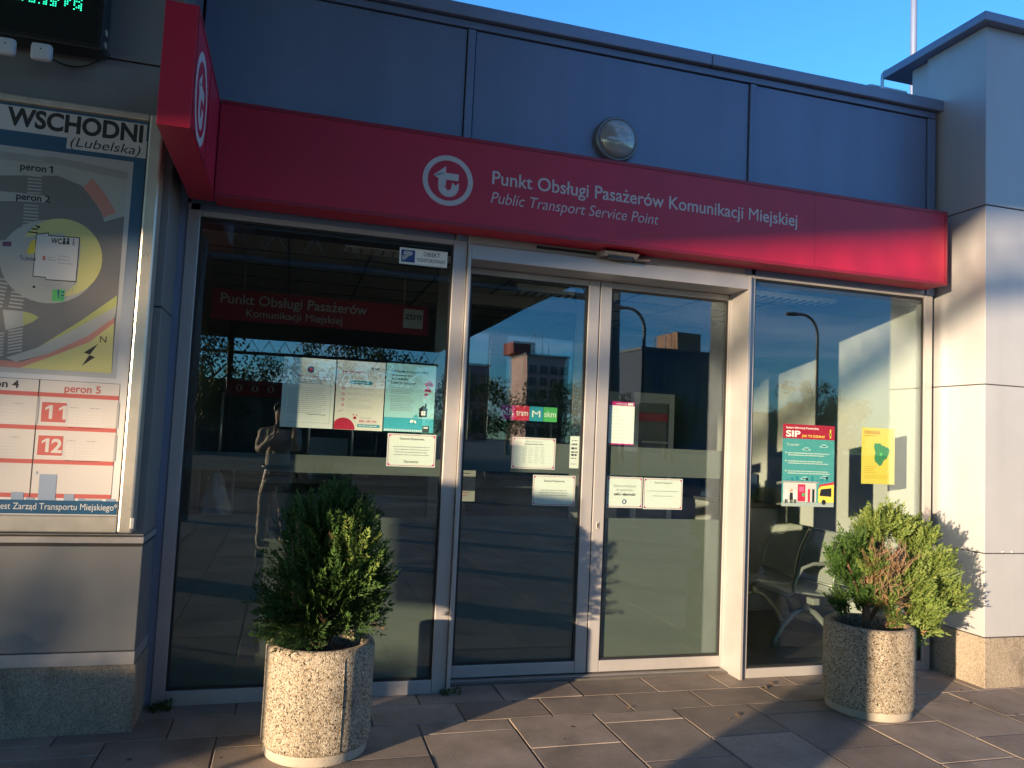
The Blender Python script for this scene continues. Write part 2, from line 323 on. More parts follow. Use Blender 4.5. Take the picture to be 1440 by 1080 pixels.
class Flat(MB):
    """print on a real surface: O origin, U right, V up, N towards the viewer; each layer 0.5 mm above the one below"""
    def __init__(s, O, U, V, N, step=.0005):
        super().__init__(); s.O, s.U, s.V, s.N, s.st = Vector(O), Vector(U), Vector(V), Vector(N), step
    def P(s, u, v, l): return s.O+s.U*u+s.V*v+s.N*(s.st*l)
    def poly(s, pts, m, l=1):
        vs = [s.bm.verts.new(s.P(u, v, l)) for u, v in pts]
        f = s.bm.faces.new(vs); s._tag([f], m)
        f.normal_update()
        if len(pts) > 4: s._tag(bmesh.ops.triangulate(s.bm, faces=[f], quad_method='FIXED', ngon_method='EAR_CLIP')['faces'], m)
    def rect(s, u0, v0, u1, v1, m, l=1): s.poly([(u0, v0), (u1, v0), (u1, v1), (u0, v1)], m, l)
    def circ(s, u, v, r, m, l=1, n=32, rv=None): s.poly([(u+r*math.cos(2*PI*i/n), v+(rv or r)*math.sin(2*PI*i/n)) for i in range(n)], m, l)
    def ring(s, u, v, r0, r1, m, l=1, n=48):
        for i in range(n):
            a, b = 2*PI*i/n, 2*PI*(i+1)/n
            s.poly([(u+r0*math.cos(a), v+r0*math.sin(a)), (u+r1*math.cos(a), v+r1*math.sin(a)), (u+r1*math.cos(b), v+r1*math.sin(b)), (u+r0*math.cos(b), v+r0*math.sin(b))], m, l)
    def rrect(s, u0, v0, u1, v1, r, m, l=1):
        pts = []
        for cx, cy, a0 in ((u1-r, v1-r, 0), (u0+r, v1-r, 90), (u0+r, v0+r, 180), (u1-r, v0+r, 270)):
            for k in range(6): a = math.radians(a0+18*k); pts.append((cx+r*math.cos(a), cy+r*math.sin(a)))
        s.poly(pts, m, l)
    def text(s, t, u, v, cap, m, l=2, width=None, bold=0., italic=0., align='l', spacing=1., ml=None):
        vs, fs, x0, x1 = glyphs(t, bold, italic, spacing); ky = cap/CAP; kx = ky
        if width: kx = width/(x1-x0)
        w = (x1-x0)*kx; off = {'l': 0, 'c': -w/2, 'r': -w}[align]
        out = []
        for n_, f in enumerate(fs):
            lf = l+.09*(n_ % 5)
            out.append(s.bm.faces.new([s.bm.verts.new(s.P(u+off+(vs[i].x-x0)*kx, v+vs[i].y*ky, lf)) for i in f]))
        s._tag(out, m)
    def lines(s, u0, u1, v, n, dv, m, l=1, h=.003, rag=.25, align='l'):
        for i in range(n):
            w = (u1-u0)*(1-random.random()*rag)
            a = u0 if align == 'l' else (u0+u1-w)/2
            # a line of words too small to read: short dashes
            x = a
            while x < a+w-.002:
                k = min(random.uniform(.006, .022), a+w-x); s.rect(x, v-i*dv, x+k, v-i*dv+h, m, l); x += k+.0035

def vinyl_logo(F, u, v, R, m, l=1):
    """ring with a lower-case t whose top stroke is an arrow and whose foot curls up into a barb"""
    F.ring(u, v, R*.80, R, m, l)
    def q(pts): F.poly([(u+a*R, v+b*R) for a, b in pts], m, l)
    q([(-.58, .17), (-.10, .56), (-.10, .30), (-.40, .17)]); q([(-.58, .17), (-.10, .30), (.42, .30), (.42, .03), (-.37, .03)])
    q([(-.38, .03), (-.08, .03), (-.08, -.22), (-.38, -.28)])
    n = 12                                       # curled foot
    for i in range(n):
        a, b = math.radians(180+180*i/n), math.radians(180+180*(i+1)/n)
        c = (.03, -.25)
        q([(c[0]+.11*math.cos(a), c[1]+.13*math.sin(a)), (c[0]+.41*math.cos(a), c[1]+.40*math.sin(a)), (c[0]+.41*math.cos(b), c[1]+.40*math.sin(b)), (c[0]+.11*math.cos(b), c[1]+.13*math.sin(b))])
    q([(.14, -.25), (.44, -.25), (.44, -.04), (.30, -.17), (.19, -.05)])

Z3 = (0, 0, 1); X3 = (1, 0, 0); FRONT = (0, -1, 0)
def front_flat(Y): return Flat((0, Y, 0), X3, Z3, FRONT)

# ================================================================== SETTING: ground
g = MB(); g.box(-420, 420, -420, 60, -.6, -.05, mat('asphalt', (.05, .05, .052), .9, 0, noise=.25, nscale=1.5, bump=.3, bscale=50)); setp(g.build('ground'), kind='structure')
SLAB = slab_mat(); JOINT = mat('joint_sand', (.17, .145, .12), 1, 0, col2=(.035, .03, .025), nscale=5, bump=.4, bscale=120)
pv = MB(); pv.face([(-14, -11, -.006), (14, -11, -.006), (14, 4.7, -.006), (-14, 4.7, -.006)], JOINT)
pv.box(-14, 14, -11, 4.7, -.05, -.012, JOINT)
def slab(x0, x1, y0, y1):
    gp = .0036; a = random.uniform(-.0012, .0012); b = random.uniform(-.0014, .0014); c = random.uniform(-.0014, .0014); e = .004
    x0 += gp; x1 -= gp; y0 += gp; y1 -= gp
    if y1-y0 < .03 or x1-x0 < .03: return
    P = lambda x, y, z: (x, y, z+a+b*(x-x0)/.5+c*(y-y0)/.5)
    top = [P(x0+e, y0+e, 0), P(x1-e, y0+e, 0), P(x1-e, y1-e, 0), P(x0+e, y1-e, 0)]
    mid = [P(x0, y0, -.004), P(x1, y0, -.004), P(x1, y1, -.004), P(x0, y1, -.004)]
    bv = [pv.bm.verts.new(p) for p in top]; mv = [pv.bm.verts.new(p) for p in mid]; lv = [pv.bm.verts.new((p[0], p[1], -.02)) for p in mid]
    fs = [pv.bm.faces.new(bv)]
    for i in range(4):
        j = (i+1) % 4
        fs.append(pv.bm.faces.new((mv[i], mv[j], bv[j], bv[i]))); fs.append(pv.bm.faces.new((lv[i], lv[j], mv[j], mv[i])))
    pv._tag(fs, SLAB)
PX = .4855
for k in range(-24, 24):
    x0 = .238+k*PX; x1 = x0+PX
    first = 3.865 if k % 2 else 3.615
    if k >= 4: first = first-.02
    ys = [4.012, first]
    while ys[-1] > -9: ys.append(ys[-1]-.492)
    for a, b in zip(ys, ys[1:]): slab(x0, x1, b, a)
    slab(x0+.257, x1+.257, 4.012, 4.292); slab(x0+.06, x1+.06, 4.292, 4.62)
setp(pv.build('pavement'), kind='structure')

# ================================================================== SERVICE BUILDING
FY = 4.45                                                          # facade plane
bld = thing('service_building', 'long low service point pavilion with silver fascia above glazed shopfront and sliding doors', 'building', (1.9, FY, 0))
# room shell
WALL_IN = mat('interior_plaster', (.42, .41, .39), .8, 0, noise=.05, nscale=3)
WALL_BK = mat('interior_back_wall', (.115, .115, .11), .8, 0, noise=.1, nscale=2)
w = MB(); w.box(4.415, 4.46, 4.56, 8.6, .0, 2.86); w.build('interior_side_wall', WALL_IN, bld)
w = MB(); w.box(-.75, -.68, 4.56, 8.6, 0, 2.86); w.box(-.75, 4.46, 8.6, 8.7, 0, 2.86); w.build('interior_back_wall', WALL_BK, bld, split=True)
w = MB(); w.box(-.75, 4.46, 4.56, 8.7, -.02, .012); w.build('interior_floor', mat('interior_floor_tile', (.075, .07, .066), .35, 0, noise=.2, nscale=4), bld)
CEIL = mat('ceiling_tile', (.36, .36, .34), .85, 0, noise=.06, nscale=8)
w = MB(); w.box(-.75, 4.46, 4.56, 8.7, 2.82, 2.9, CEIL)
for i in range(7): w.box(-.68, 4.41, 4.9+i*.55, 4.912+i*.55, 2.812, 2.822, GROOVE)
for i in range(8): w.box(-.1+i*.6, -.088+i*.6, 4.6, 8.6, 2.813, 2.823, GROOVE)
w.build('ceiling', None, bld)
w = MB(); w.box(-.75, 4.46, 4.60, 8.75, 3.86, 4.02); w.build('roof_slab', COPING, bld)

# fascia: three cladding panels between raised joint strips, with a coping
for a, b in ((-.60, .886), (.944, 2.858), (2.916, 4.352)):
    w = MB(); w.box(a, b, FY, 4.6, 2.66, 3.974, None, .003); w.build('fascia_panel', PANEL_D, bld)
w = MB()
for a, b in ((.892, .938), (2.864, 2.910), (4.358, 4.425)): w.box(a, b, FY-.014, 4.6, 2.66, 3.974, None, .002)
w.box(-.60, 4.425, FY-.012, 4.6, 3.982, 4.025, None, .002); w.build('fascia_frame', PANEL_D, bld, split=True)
w = MB(); w.box(-.60, 4.425, FY+.03, 4.62, 2.60, 4.02); w.build('fascia_backing', GROOVE, bld)
w = MB()
for a, b in ((-1.4, 2.545), (2.549, 4.47)): w.box(a, b, FY-.045, 4.72, 4.033, 4.115, None, .006)
w.build('roof_coping', COPING, bld, split=True)

# glazed fronts
def window(x0, x1, gx0, gx1, gz0, gz1, z1, film=True):
    w = MB(); y0, y1 = FY, FY+.085
    w.box(x0, gx0, y0, y1, 0.0, z1, None, .004); w.box(gx1, x1, y0, y1, 0.0, z1, None, .004)
    w.box(gx0+.001, gx1-.001, y0+.002, y1-.002, 0.0, gz0, None, .004); w.box(gx0+.001, gx1-.001, y0+.002, y1-.002, gz1, z1, None, .004)
    fr = w.build('window_frame', ALU, bld)
    w = MB(); e = .012
    w.box(gx0, gx0+e, y0+.014, y0+.022, gz0, gz1); w.box(gx1-e, gx1, y0+.014, y0+.022, gz0, gz1); w.box(gx0+e, gx1-e, y0+.014, y0+.022, gz0, gz0+e); w.box(gx0+e, gx1-e, y0+.014, y0+.022, gz1-e, gz1)
    w.build('gasket', RUBBER, fr)
    w = MB(); w.box(gx0, gx1, y0+.024, y0+.034, gz0, gz1); pn = w.build('pane', GLASS, fr)
    if not film: return fr
    w = MB()
    for a, b in ((gz0+.004, 1.0), (1.245, 1.345)): w.box(gx0+.004, gx1-.004, y0+.037, y0+.0385, a, b)
    w.build('frosted_film', FROST, fr, split=True)
    return fr
window(-.615, .955, -.548, .872, .078, 2.632, 2.70)
window(2.905, 4.425, 2.948, 4.356, .062, 2.640, 2.70, False)
# door portal (posts and header stand proud of the recessed leaves)
w = MB(); PY0, PY1 = 4.425, 4.70
w.box(.957, .977, PY0, PY1, 0, 2.645, None, .003); w.box(2.882, 2.903, PY0, PY1, 0, 2.645, None, .003)
w.box(.9775, 2.8815, PY0+.001, PY1, 2.553, 2.644, None, .003)
w.box(.957, 2.903, FY-.002, PY1, 2.650, 2.70, None, .002)
w.build('door_portal', ALU, bld)
w = MB(); w.box(.957, 2.903, FY+.006, PY1-.01, 2.6442, 2.6502); w.build('portal_joint', GROOVE, bld)
w = MB(); w.box(.978, 2.881, 4.6, 4.74, .001, .014, None, .003); w.build('threshold', mat('threshold_metal', (.30, .28, .26), .5, .5, noise=.15, nscale=20), bld)
def leaf(x0, x1, gx0, gx1, hinge):
    w = MB(); y0, y1 = 4.642, 4.692; z0, z1, gz0, gz1 = .022, 2.552, .094, 2.512
    w.box(x0, gx0, y0, y1, z0, z1, None, .004); w.box(gx1, x1, y0, y1, z0, z1, None, .004)
    w.box(gx0+.001, gx1-.001, y0+.002, y1-.002, z0, gz0, None, .004); w.box(gx0+.001, gx1-.001, y0+.002, y1-.002, gz1, z1-.001, None, .004)
    fr = w.build('sliding_door', ALU, bld)
    w = MB(); e = .014
    w.box(gx0, gx0+e, y0+.01, y0+.018, gz0, gz1); w.box(gx1-e, gx1, y0+.01, y0+.018, gz0, gz1); w.box(gx0+e, gx1-e, y0+.01, y0+.018, gz0, gz0+e); w.box(gx0+e, gx1-e, y0+.01, y0+.018, gz1-e, gz1)
    w.build('gasket', RUBBER, fr)
    w = MB(); w.box(gx0, gx1, y0+.020, y0+.028, gz0, gz1); w.build('pane', GLASS, fr)
    w = MB()
    for a, b in ((gz0+.004, .998), (1.278, 1.468)): w.box(gx0+.004, gx1-.004, y0+.031, y0+.0325, a, b)
    w.build('frosted_film', FROST, fr, split=True)
    if hinge:
        w = MB(); w.box(gx0-.052, gx0-.034, y0-.004, y0+.001, .93, .975, ALU2, .001); w.box(gx0-.047, gx0-.039, y0-.0055, y0-.003, .94, .967, RUBBER); w.build('lock_plate', None, fr)
leaf(.9785, 1.903, 1.030, 1.826, False); leaf(1.910, 2.93, 1.990, 2.868, True)
w = MB(); w.box(1.9035, 1.9095, 4.65, 4.69, .03, 2.55); w.build('meeting_seal', RUBBER, bld)

# left wing: cladding panels, ledge, trim and granite plinth, standing forward of the glass
WY, WX = 4.12, -.655
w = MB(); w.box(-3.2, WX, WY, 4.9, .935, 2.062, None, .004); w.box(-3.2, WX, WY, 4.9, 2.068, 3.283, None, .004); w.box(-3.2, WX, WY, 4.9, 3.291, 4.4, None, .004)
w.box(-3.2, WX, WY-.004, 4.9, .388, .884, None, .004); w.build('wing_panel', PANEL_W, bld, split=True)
w = MB(); w.box(-3.2, WX-.004, WY+.02, 4.88, .30, 4.38); w.build('wing_wall_core', GROOVE, bld)
w = MB(); w.box(-3.2, WX+.004, WY-.016, 4.9, .90, .931, None, .003); w.box(-3.2, WX+.002, WY-.008, 4.9, .322, .384, None, .003); w.build('wing_trim', ALU, bld, split=True)
w = MB(); w.box(-3.2, WX+.010, WY+.008, 4.9, -.02, .318, None, .006); w.build('wing_plinth', GRANITE, bld)
w = MB(); w.box(WX, -.617, FY+.01, 4.56, 0, 4.0); w.build('corner_filler', COPING, bld)

# taller block on the right
tow = thing('annex_block', 'taller pale clad block with flat overhanging roof at right end of the shopfront', 'building', (6, 4.4, 0))
TX, TY = 4.468, 4.05
w = MB()
for z0, z1 in ((.326, .868), (.874, 1.996), (2.002, 3.228), (3.236, 4.50)):
    w.box(TX, 8.6, TY, 4.56, z0, z1, None, .003)
w.box(TX+.03, 8.6, 4.562, 4.74, 3.6, 4.498, None, .003)
w.build('wall_panel', PANEL, tow, split=True)
w = MB(); w.box(TX+.008, 8.58, TY+.008, 4.55, .3, 4.49); w.build('wall_joint_backing', GROOVE, tow)
w = MB(); w.box(TX-.012, 8.6, TY-.014, 4.56, -.02, .322, None, .004); w.build('plinth', GRANITE, tow)
w = MB(); w.box(TX-.075, 8.7, TY-.06, 4.94, 4.502, 4.556, None, .006); w.box(TX-.055, 8.68, TY-.045, 4.92, 4.556, 4.578, None, .004); w.build('roof', COPING, tow)
w = MB(); w.prism([(4.62, 4.05), (5.0, 4.05), (5.0, 4.30), (4.75, 4.14)], 'x', 4.43, 4.60, None, .004); w.build('roof_flashing', COPING, tow)
w = MB()
for xx in (4.62, 4.70, 4.9): w.lathe([(.006, .0), (.006, .004), (.0005, .006)], (xx, TY, .882), ALU2, 10, axis='y')
w.build('rivet', None, tow, split=True)

mst = thing('flag_mast', 'slim grey mast rising behind the roof of the taller block', 'mast', (11.41, 12, 0))
w = MB(); w.lathe([(.075, 0), (.07, 4), (.062, 9), (.055, 14)], (11.41, 12, 0), None, 16, closed=True); w.build('pole', COPING, mst)
w = MB(); w.lathe([(.18, 0), (.18, .04), (.09, .06), (.085, .4)], (11.41, 12, 0), None, 16, closed=True); w.build('base_plate', COPING, mst)
lad = thing('roof_ladder', 'thin metal roof ladder hoops showing above the fascia coping', 'ladder', (5.85, 6.5, 3.9))
RAIL = mat('galvanised_rail', (.33, .36, .38), .4, .7)
for dx in (0, .34):
    w = MB(); x = 5.78+dx*.2; y = 6.5+dx
    pts = [(x, y, 3.6), (x, y, 5.42)] + [(x+.09-.09*math.cos(a), y, 5.47+.09*math.sin(a)) for a in [PI/2*k/4 for k in range(5)]] + [(x+.55, y, 5.56), (x+.60, y, 5.50), (x+.60, y, 3.6)]
    w.tube(pts, .017, None, 8); w.build('rail', RAIL, lad)
w = MB()
for zz in (3.9, 4.2, 4.5, 4.8, 5.1): w.tube([(5.78, 6.5, zz), (5.85, 6.84, zz)], .012, None, 8)
w.tube([(5.5, 6.5, 5.18), (5.78, 6.5, 5.34)], .014, None, 8); w.build('rung', RAIL, lad, split=True)

# ================================================================== SIGNS ON THE FACADE
SY = 4.25
sg = thing('fascia_sign', 'long red shop sign with white ring logo and white lettering above the sliding doors', 'sign', (1.93, SY, 2.7))
w = MB(); w.box(-.466, 4.345, SY, FY-.016, 2.694, 3.217, RED, .003); w.build('sign_box', None, sg)
w = MB(); e = .022; y0 = SY-.004
w.box(-.466, 4.347, y0, SY-.0005, 3.219-e, 3.219, None, .0015); w.box(-.466, 4.347, y0, SY-.0005, 2.692, 2.692+e, None, .0015); w.box(4.347-e, 4.347, y0, SY-.0005, 2.692+e, 3.219-e, None, .0015)
w.build('sign_rim', RED_D, sg)
w = MB(); xs = atY(1146, 320, SY)[0]; w.box(xs-.0012, xs+.0012, SY-.0008, SY+.001, 2.716, 3.196); w.build('sheet_seam', RED_D, sg)
F = front_flat(SY)
x, z = atY(630, 254, SY); vinyl_logo(F, x, z, .147, WHITE_V)
F.build('logo', None, sg, recalc=False)
F = front_flat(SY)
a, z1 = atY(692, 258.5, SY); b, _ = atY(1121, 318, SY)
F.text('Punkt Obsługi Pasażerów Komunikacji Miejskiej', a, z1, .083, WHITE_V, 1, width=b-a, bold=.009)
F.build('lettering', None, sg, recalc=False); F = front_flat(SY)
a, z2 = atY(690, 285, SY); b, _ = atY(926, 312, SY)
F.text('Public Transport Service Point', a, z2, .070, WHITE_V, 1, width=b-a, italic=.22, bold=-.004)
F.build('lettering', None, sg, recalc=False)

BX0, BX1 = -.60, -.470
bs = thing('projecting_sign', 'red box sign jutting forward at left end of shop sign, ring logo on its side', 'sign', (-.535, 3.8, 2.69))
w = MB(); w.box(BX0, BX1, 3.30, 4.36, 2.694, 3.216, RED, .004); w.build('sign_box', None, bs)
w = MB(); w.box(BX1, BX1+.003, 3.302, 3.325, 2.7, 3.21); w.box(BX1, BX1+.003, 3.325, 4.246, 3.19, 3.21); w.box(BX1, BX1+.003, 3.325, 4.246, 2.70, 2.72); w.box(BX1, BX1+.003, 3.80, 3.81, 2.72, 3.19); w.build('sign_rim', RED_D, bs)
F = Flat((BX1, 0, 0), (0, 1, 0), Z3, (1, 0, 0)); y, z = atX(283, 141, BX1); vinyl_logo(F, y, z, .20, WHITE_V)
F.build('logo', None, bs, recalc=False)

# round bulkhead lamp
lm = thing('wall_lamp', 'round grey bulkhead lamp on the fascia above the red sign', 'lamp', (1.915, FY, 3.445))
lx, lz = atY(869, 195, FY-.05); LR = .148
w = MB(); w.lathe([(LR, 0), (LR, .03), (LR-.006, .042), (LR-.02, .048), (LR-.022, .040)], (lx, FY, lz), None, 48, axis='y'); w.build('lamp_body', mat('lamp_ring', (.17, .18, .20), .35, .5), lm)
w = MB(); w.lathe([(.126*math.cos(a), .04+.055*math.sin(a)) for a in [PI/2*k/12 for k in range(12)]]+[(.0005, .095)], (lx, FY, lz), None, 48, axis='y'); w.build('lamp_shade', mat('lamp_diffuser', (.25, .26, .27), .12, 0, spec=.8, noise=.1, nscale=9, coat=1.), lm)

# automatic door sensor
ds = thing('door_sensor', 'grey automatic door sensor box on the header under the red sign', 'sensor', (1.93, 4.4, 2.65))
w = MB(); w.prism([(4.448, 2.660), (4.448, 2.700), (4.36, 2.688), (4.32, 2.672), (4.36, 2.650)], 'x', 1.80, 2.03, None, .004); hb = w.build('housing', mat('sensor_plastic', (.34, .31, .31), .35, .2), ds)
w = MB(); w.box(1.83, 2.0, 4.345, 4.40, 2.640, 2.657, None, .003); w.build('lens', mat('dark_lens', (.02, .02, .025), .1), ds)
w = MB(); w.prism([(4.447, 2.652), (4.447, 2.69), (4.39, 2.672), (4.37, 2.652)], 'x', 2.035, 2.13, None, .003); w.build('bracket', mat('sensor_plastic', (.34, .31, .31)), ds)
sl = thing('door_operator_slot', 'dark narrow slot strip on the door header left of the sensor', 'strip', (1.55, FY, 2.67))
w = MB(); w.box(1.39, 1.785, FY-.010, FY-.0025, 2.668, 2.684, RUBBER, .001); w.box(1.385, 1.79, FY-.008, FY-.0025, 2.661, 2.667, ALU, .001); w.build('slot_cover', None, sl, split=True)

# CCTV notice on the glass
GY = FY+.024-.0006                                                # outer face of the fixed panes
GI = FY+.0345                                                     # inner face
def sheet(name, label, cat, Y, px, group=None, m=PAPER, front=None):
    """a paper sheet on the glass, its corners measured from the photo; returns a drawing in 0..w, 0..h"""
    a = [atY(x, y, Y) for x, y in px]
    x0 = (a[0][0]+a[3][0])/2; x1 = (a[1][0]+a[2][0])/2; z1 = (a[0][1]+a[1][1])/2; z0 = (a[2][1]+a[3][1])/2
    F = Flat((x0, Y, z0), X3, Z3, FRONT, .00035); F.w, F.h = x1-x0, z1-z0; F.meta = (name, label, cat, group)
    F.box(x0, x1, Y, Y+.0006, z0, z1, m); return F
def fin(F):
    n, l, c, g = F.meta; o = F.build(n, None, None, recalc=False)
    # origin at the sheet's lower edge centre
    c0 = F.O + F.U*(F.w/2)
    for v in o.data.vertices: v.co -= c0
    o.location = c0
    return setp(o, l, c, g)
F = sheet('warning_notice', 'small white camera surveillance notice with blue pictogram at top of left window', 'notice', GY-.0015, [(562, 347), (629.5, 355), (628.5, 377.5), (561.5, 370)])
W, H = F.w, F.h
F.rect(.004, .004, W-.004, .0052, BLACK); F.rect(.004, H-.0052, W-.004, H-.004, BLACK)
F.rect(.010, .012, .092, H-.012, INK_BLUE, 1)
F.poly([(.020, .058), (.062, .050), (.080, .062), (.074, .076), (.030, .080)], WHITE_V, 2); F.poly([(.018, .030), (.036, .026), (.056, .05), (.036, .055)], WHITE_V, 2); F.rect(.016, .022, .030, .05, WHITE_V, 2)
F.text('OBIEKT', W*.67, .058, .026, BLACK, 1, width=.10, bold=.008, align='c'); F.text('MONITOROWANY', W*.665, .022, .023, BLACK, 1, width=.172, bold=.006, align='c')
fin(F)

# ---- three posters on the left window
F = sheet('poster', 'bluish white official letter poster, leftmost of the three posters on left window', 'poster', GI, [(401, 501), (471.5, 506), (469, 603), (392, 600)], 'posters on the windows')
W, H = F.w, F.h
for a, b, c, d in ((.02, .03, W-.02, .0312), (.02, H-.03, W-.02, H-.0288)): F.rect(a, b, c, d, GREYP)
F.rect(.02, .03, .0212, H-.03, GREYP); F.rect(W-.0212, .03, W-.02, H-.03, GREYP)
F.circ(W*.52, H-.065, .020, INK_BLUE, 1, 8); F.circ(W*.52, H-.065, .010, INK_R, 2, 8)
F.lines(W*.30, W-.03, H-.105, 1, .01, INK_R, 1, .003, .05); F.lines(.09, W-.035, H-.125, 3, .010, BLACK, 1, .0028); F.lines(.035, W-.03, H-.175, 13, .0115, GREYP, 1, .0022, .2); F.lines(W*.5, W-.04, .075, 1, .01, BLACK, 1, .003)
fin(F)
F = sheet('poster', 'cream health poster with red semicircle and blue rounded bars, middle of the three posters', 'poster', GI, [(473, 506), (541.5, 510), (538.5, 606), (471, 604)], 'posters on the windows', mat('cream_paper', (.80, .74, .66), .7))
W, H = F.w, F.h
F.lines(.03, .17, H-.068, 1, .01, INK_PINK, 1, .007, 0); F.lines(.03, W-.03, H-.09, 2, .012, LGREY, 1, .002, .1)
F.circ(W-.075, H-.040, .008, GREYP); F.text('NFZ', W-.060, H-.046, .012, BLACK, 1, bold=.03); F.lines(.16, .195, H-.05, 2, .009, LGREY)
F.rrect(.075, H-.135, .205, H-.113, .011, INK_TEAL); F.lines(.085, .195, H-.126, 1, .01, PAPER, 2, .003, .05)
for i, v in enumerate((.162, .195, .226, .258)):
    F.ring(.042, H-v, .005, .0085, INK_PINK, 1, 12); F.lines(.07, W-.035, H-v, 1 if i < 3 else 3, .008, LGREY, 1, .0025)
for i in range(14):
    a, b = PI*i/14, PI*(i+1)/14
    F.poly([(.052, .001)]+[(max(.0005, .052+.066*math.cos(t)), .001+.068*math.sin(t)) for t in (a, b)], INK_R, 1)
for u, v, r in ((.115, .070, .009), (.105, .088, .004), (.125, .085, .004), (.03, .105, .004), (.045, .112, .003)): F.circ(u, v, r, INK_R, 1, 12)
F.lines(.14, .21, .070, 1, .01, GREYP, 1, .003, 0); F.text('800 190 590', .14, .046, .014, INK_PINK, 1, width=.10, bold=.02)
F.rrect(.13, .018, W-.015, .035, .008, INK_TEAL); F.lines(.14, W-.03, .025, 1, .01, PAPER, 2, .003, .05)
fin(F)
F = sheet('poster', 'pale cyan anti-smog poster with black house and pink smoke clouds, rightmost of the three posters', 'poster', GI, [(543, 509.5), (613, 515), (609.5, 609), (540, 606)], 'posters on the windows', INK_CYAN)
W, H = F.w, F.h
for t, v, wd in (('Uchwała antysmogowa', .052, .215), ('już działa!', .096, .10), ('Uwaga zmiany!', .120, .145)): F.text(t, .032, H-v, .0155, BLACK, 1, width=wd, bold=.015)
F.lines(.032, .15, H-.073, 1, .01, BLACK, 1, .006, 0)
for v, n in ((.145, 1), (.158, 3), (.195, 1), (.207, 3), (.240, 5)): F.lines(.032, .175, H-v, n, .0095, GREYP, 1, .003)
F.rect(0, .0, W, .082, INK_TURQ, 1); F.lines(.03, .125, .068, 5, .010, INK_TEAL, 2, .003)
for i in range(22): u = .004+i*.0125; F.poly([(u, .002), (u+.0055, .002), (u+.0095, .014), (u+.004, .014)], PAPER, 2) if u < W-.05 else None
F.rrect(W-.065, .001, W-.025, .04, .004, BLACK, 3); F.rect(W-.058, .024, W-.032, .034, LGREY, 4)
for u, v, r in ((W-.05, H-.115, .013), (W-.035, H-.108, .016), (W-.022, H-.116, .012), (W-.055, H-.150, .010), (W-.042, H-.144, .013), (W-.032, H-.152, .009), (W-.05, H-.175, .009), (W-.058, H-.176, .007), (W-.058, H-.193, .005)): F.circ(u, v, r, INK_PINK, 1, 16)
hx = W-.065; F.poly([(hx-.03, .135), (hx+.0, .160), (hx+.03, .135)], BLACK, 1); F.rect(hx-.024, .090, hx+.024, .136, BLACK, 1); F.rect(hx+.008, .145, hx+.018, .172, BLACK, 1)
for i in (0, 1):
    for j in (0, 1): F.rect(hx-.011+i*.013, .102+j*.013, hx+i*.013, .113+j*.013, PAPER, 2)
F.poly([(hx-.062, .084), (hx-.04, .108), (hx-.026, .086)], INK_TURQ, 1)
F.circ(.165, .06, .012, PAPER, 2, 14); F.circ(.18, .058, .010, PAPER, 2, 14); F.rrect(.135, .045, .185, .056, .004, INK_TEAL, 3)
fin(F)

# ---- laminated notices with red corner frames
def notice(label, Y, px, kind, group='laminated notices on the glass'):
    F = sheet('notice', label, 'notice', Y, px, group); W, H = F.w, F.h
    e = .006; th = .0026
    for a, b, c, d in ((e, e, W-e, e+th), (e, H-e-th, W-e, H-e), (e, e, e+th, H-e), (W-e-th, e, W-e, H-e)): F.rect(a, b, c, d, INK_MAG, 1)
    for cx, cy in ((e, e), (W-e, e), (e, H-e), (W-e, H-e)):
        sx = 1 if cx < W/2 else -1; sy = 1 if cy < H/2 else -1
        F.poly([(cx, cy), (cx+sx*.018, cy), (cx, cy+sy*.018)], INK_MAG, 2)
    return F, W, H
F, W, H = notice('white notice with red corners just under the pale cyan poster', GI, [(545, 609), (613.5, 612), (611.5, 658), (543.5, 655)], 0)
F.text('Szanowni Pasażerowie,', W/2, H-.034, .013, BLACK, 1, width=.145, align='c', bold=.01); F.lines(.03, W-.03, H-.078, 4, .0155, GREYP, 1, .0045, .15, 'c'); F.text('Zapraszamy', W/2, .025, .013, BLACK, 1, width=.085, align='c', bold=.01); fin(F)
DI = 4.642+.0292
F, W, H = notice('white notice with a faint table, upper one on the left sliding door', DI, [(721, 614), (782, 617), (779.5, 661), (719, 658)], 1)
F.text('Szanowni Pasażerowie', W/2, H-.030, .009, GREYP, 1, width=.11, align='c'); F.lines(.08, W-.08, H-.045, 1, .01, BLACK, 1, .004, 0)
for c in range(4):
    for r in range(10): F.lines(.07+c*.04, .10+c*.04, H-.062-r*.011, 1, .01, GREYP, 1, .0025, .2)
fin(F)
F, W, H = notice('lower white notice with three lines on the left sliding door, by the meeting stile', DI, [(750, 667), (809.5, 670), (807.5, 712.5), (748, 709.5)], 2)
F.text('Szanowni Pasażerowie', W/2, H-.042, .013, BLACK, 1, width=.14, align='c', bold=.01); F.lines(.03, W-.03, H-.098, 3, .0155, GREYP, 1, .0045, .25, 'c'); fin(F)
F, W, H = notice('white notice asking to put on gloves with round glove symbol on the right sliding door', DI, [(854, 670), (904, 671.5), (902.5, 715.5), (852.5, 712.5)], 3)
for t, v, wd, bo in (('Zanim podejdziesz', .066, .165, 0), ('do stanowiska', .092, .125, 0), ('załóż rękawiczki', .121, .155, .03)): F.text(t, W/2, H-v, .017, GREYP if bo == 0 else BLACK, 1, width=wd, align='c', bold=bo)
F.circ(W/2, .040, .016, INK_BLUE, 1, 20); F.rrect(W/2-.008, .030, W/2+.006, .050, .005, PAPER, 2); fin(F)
F, W, H = notice('white notice with two thin text lines beside the glove notice, nearest the right jamb', DI, [(905.5, 671.5), (960, 674), (959, 717), (904, 715.5)], 4)
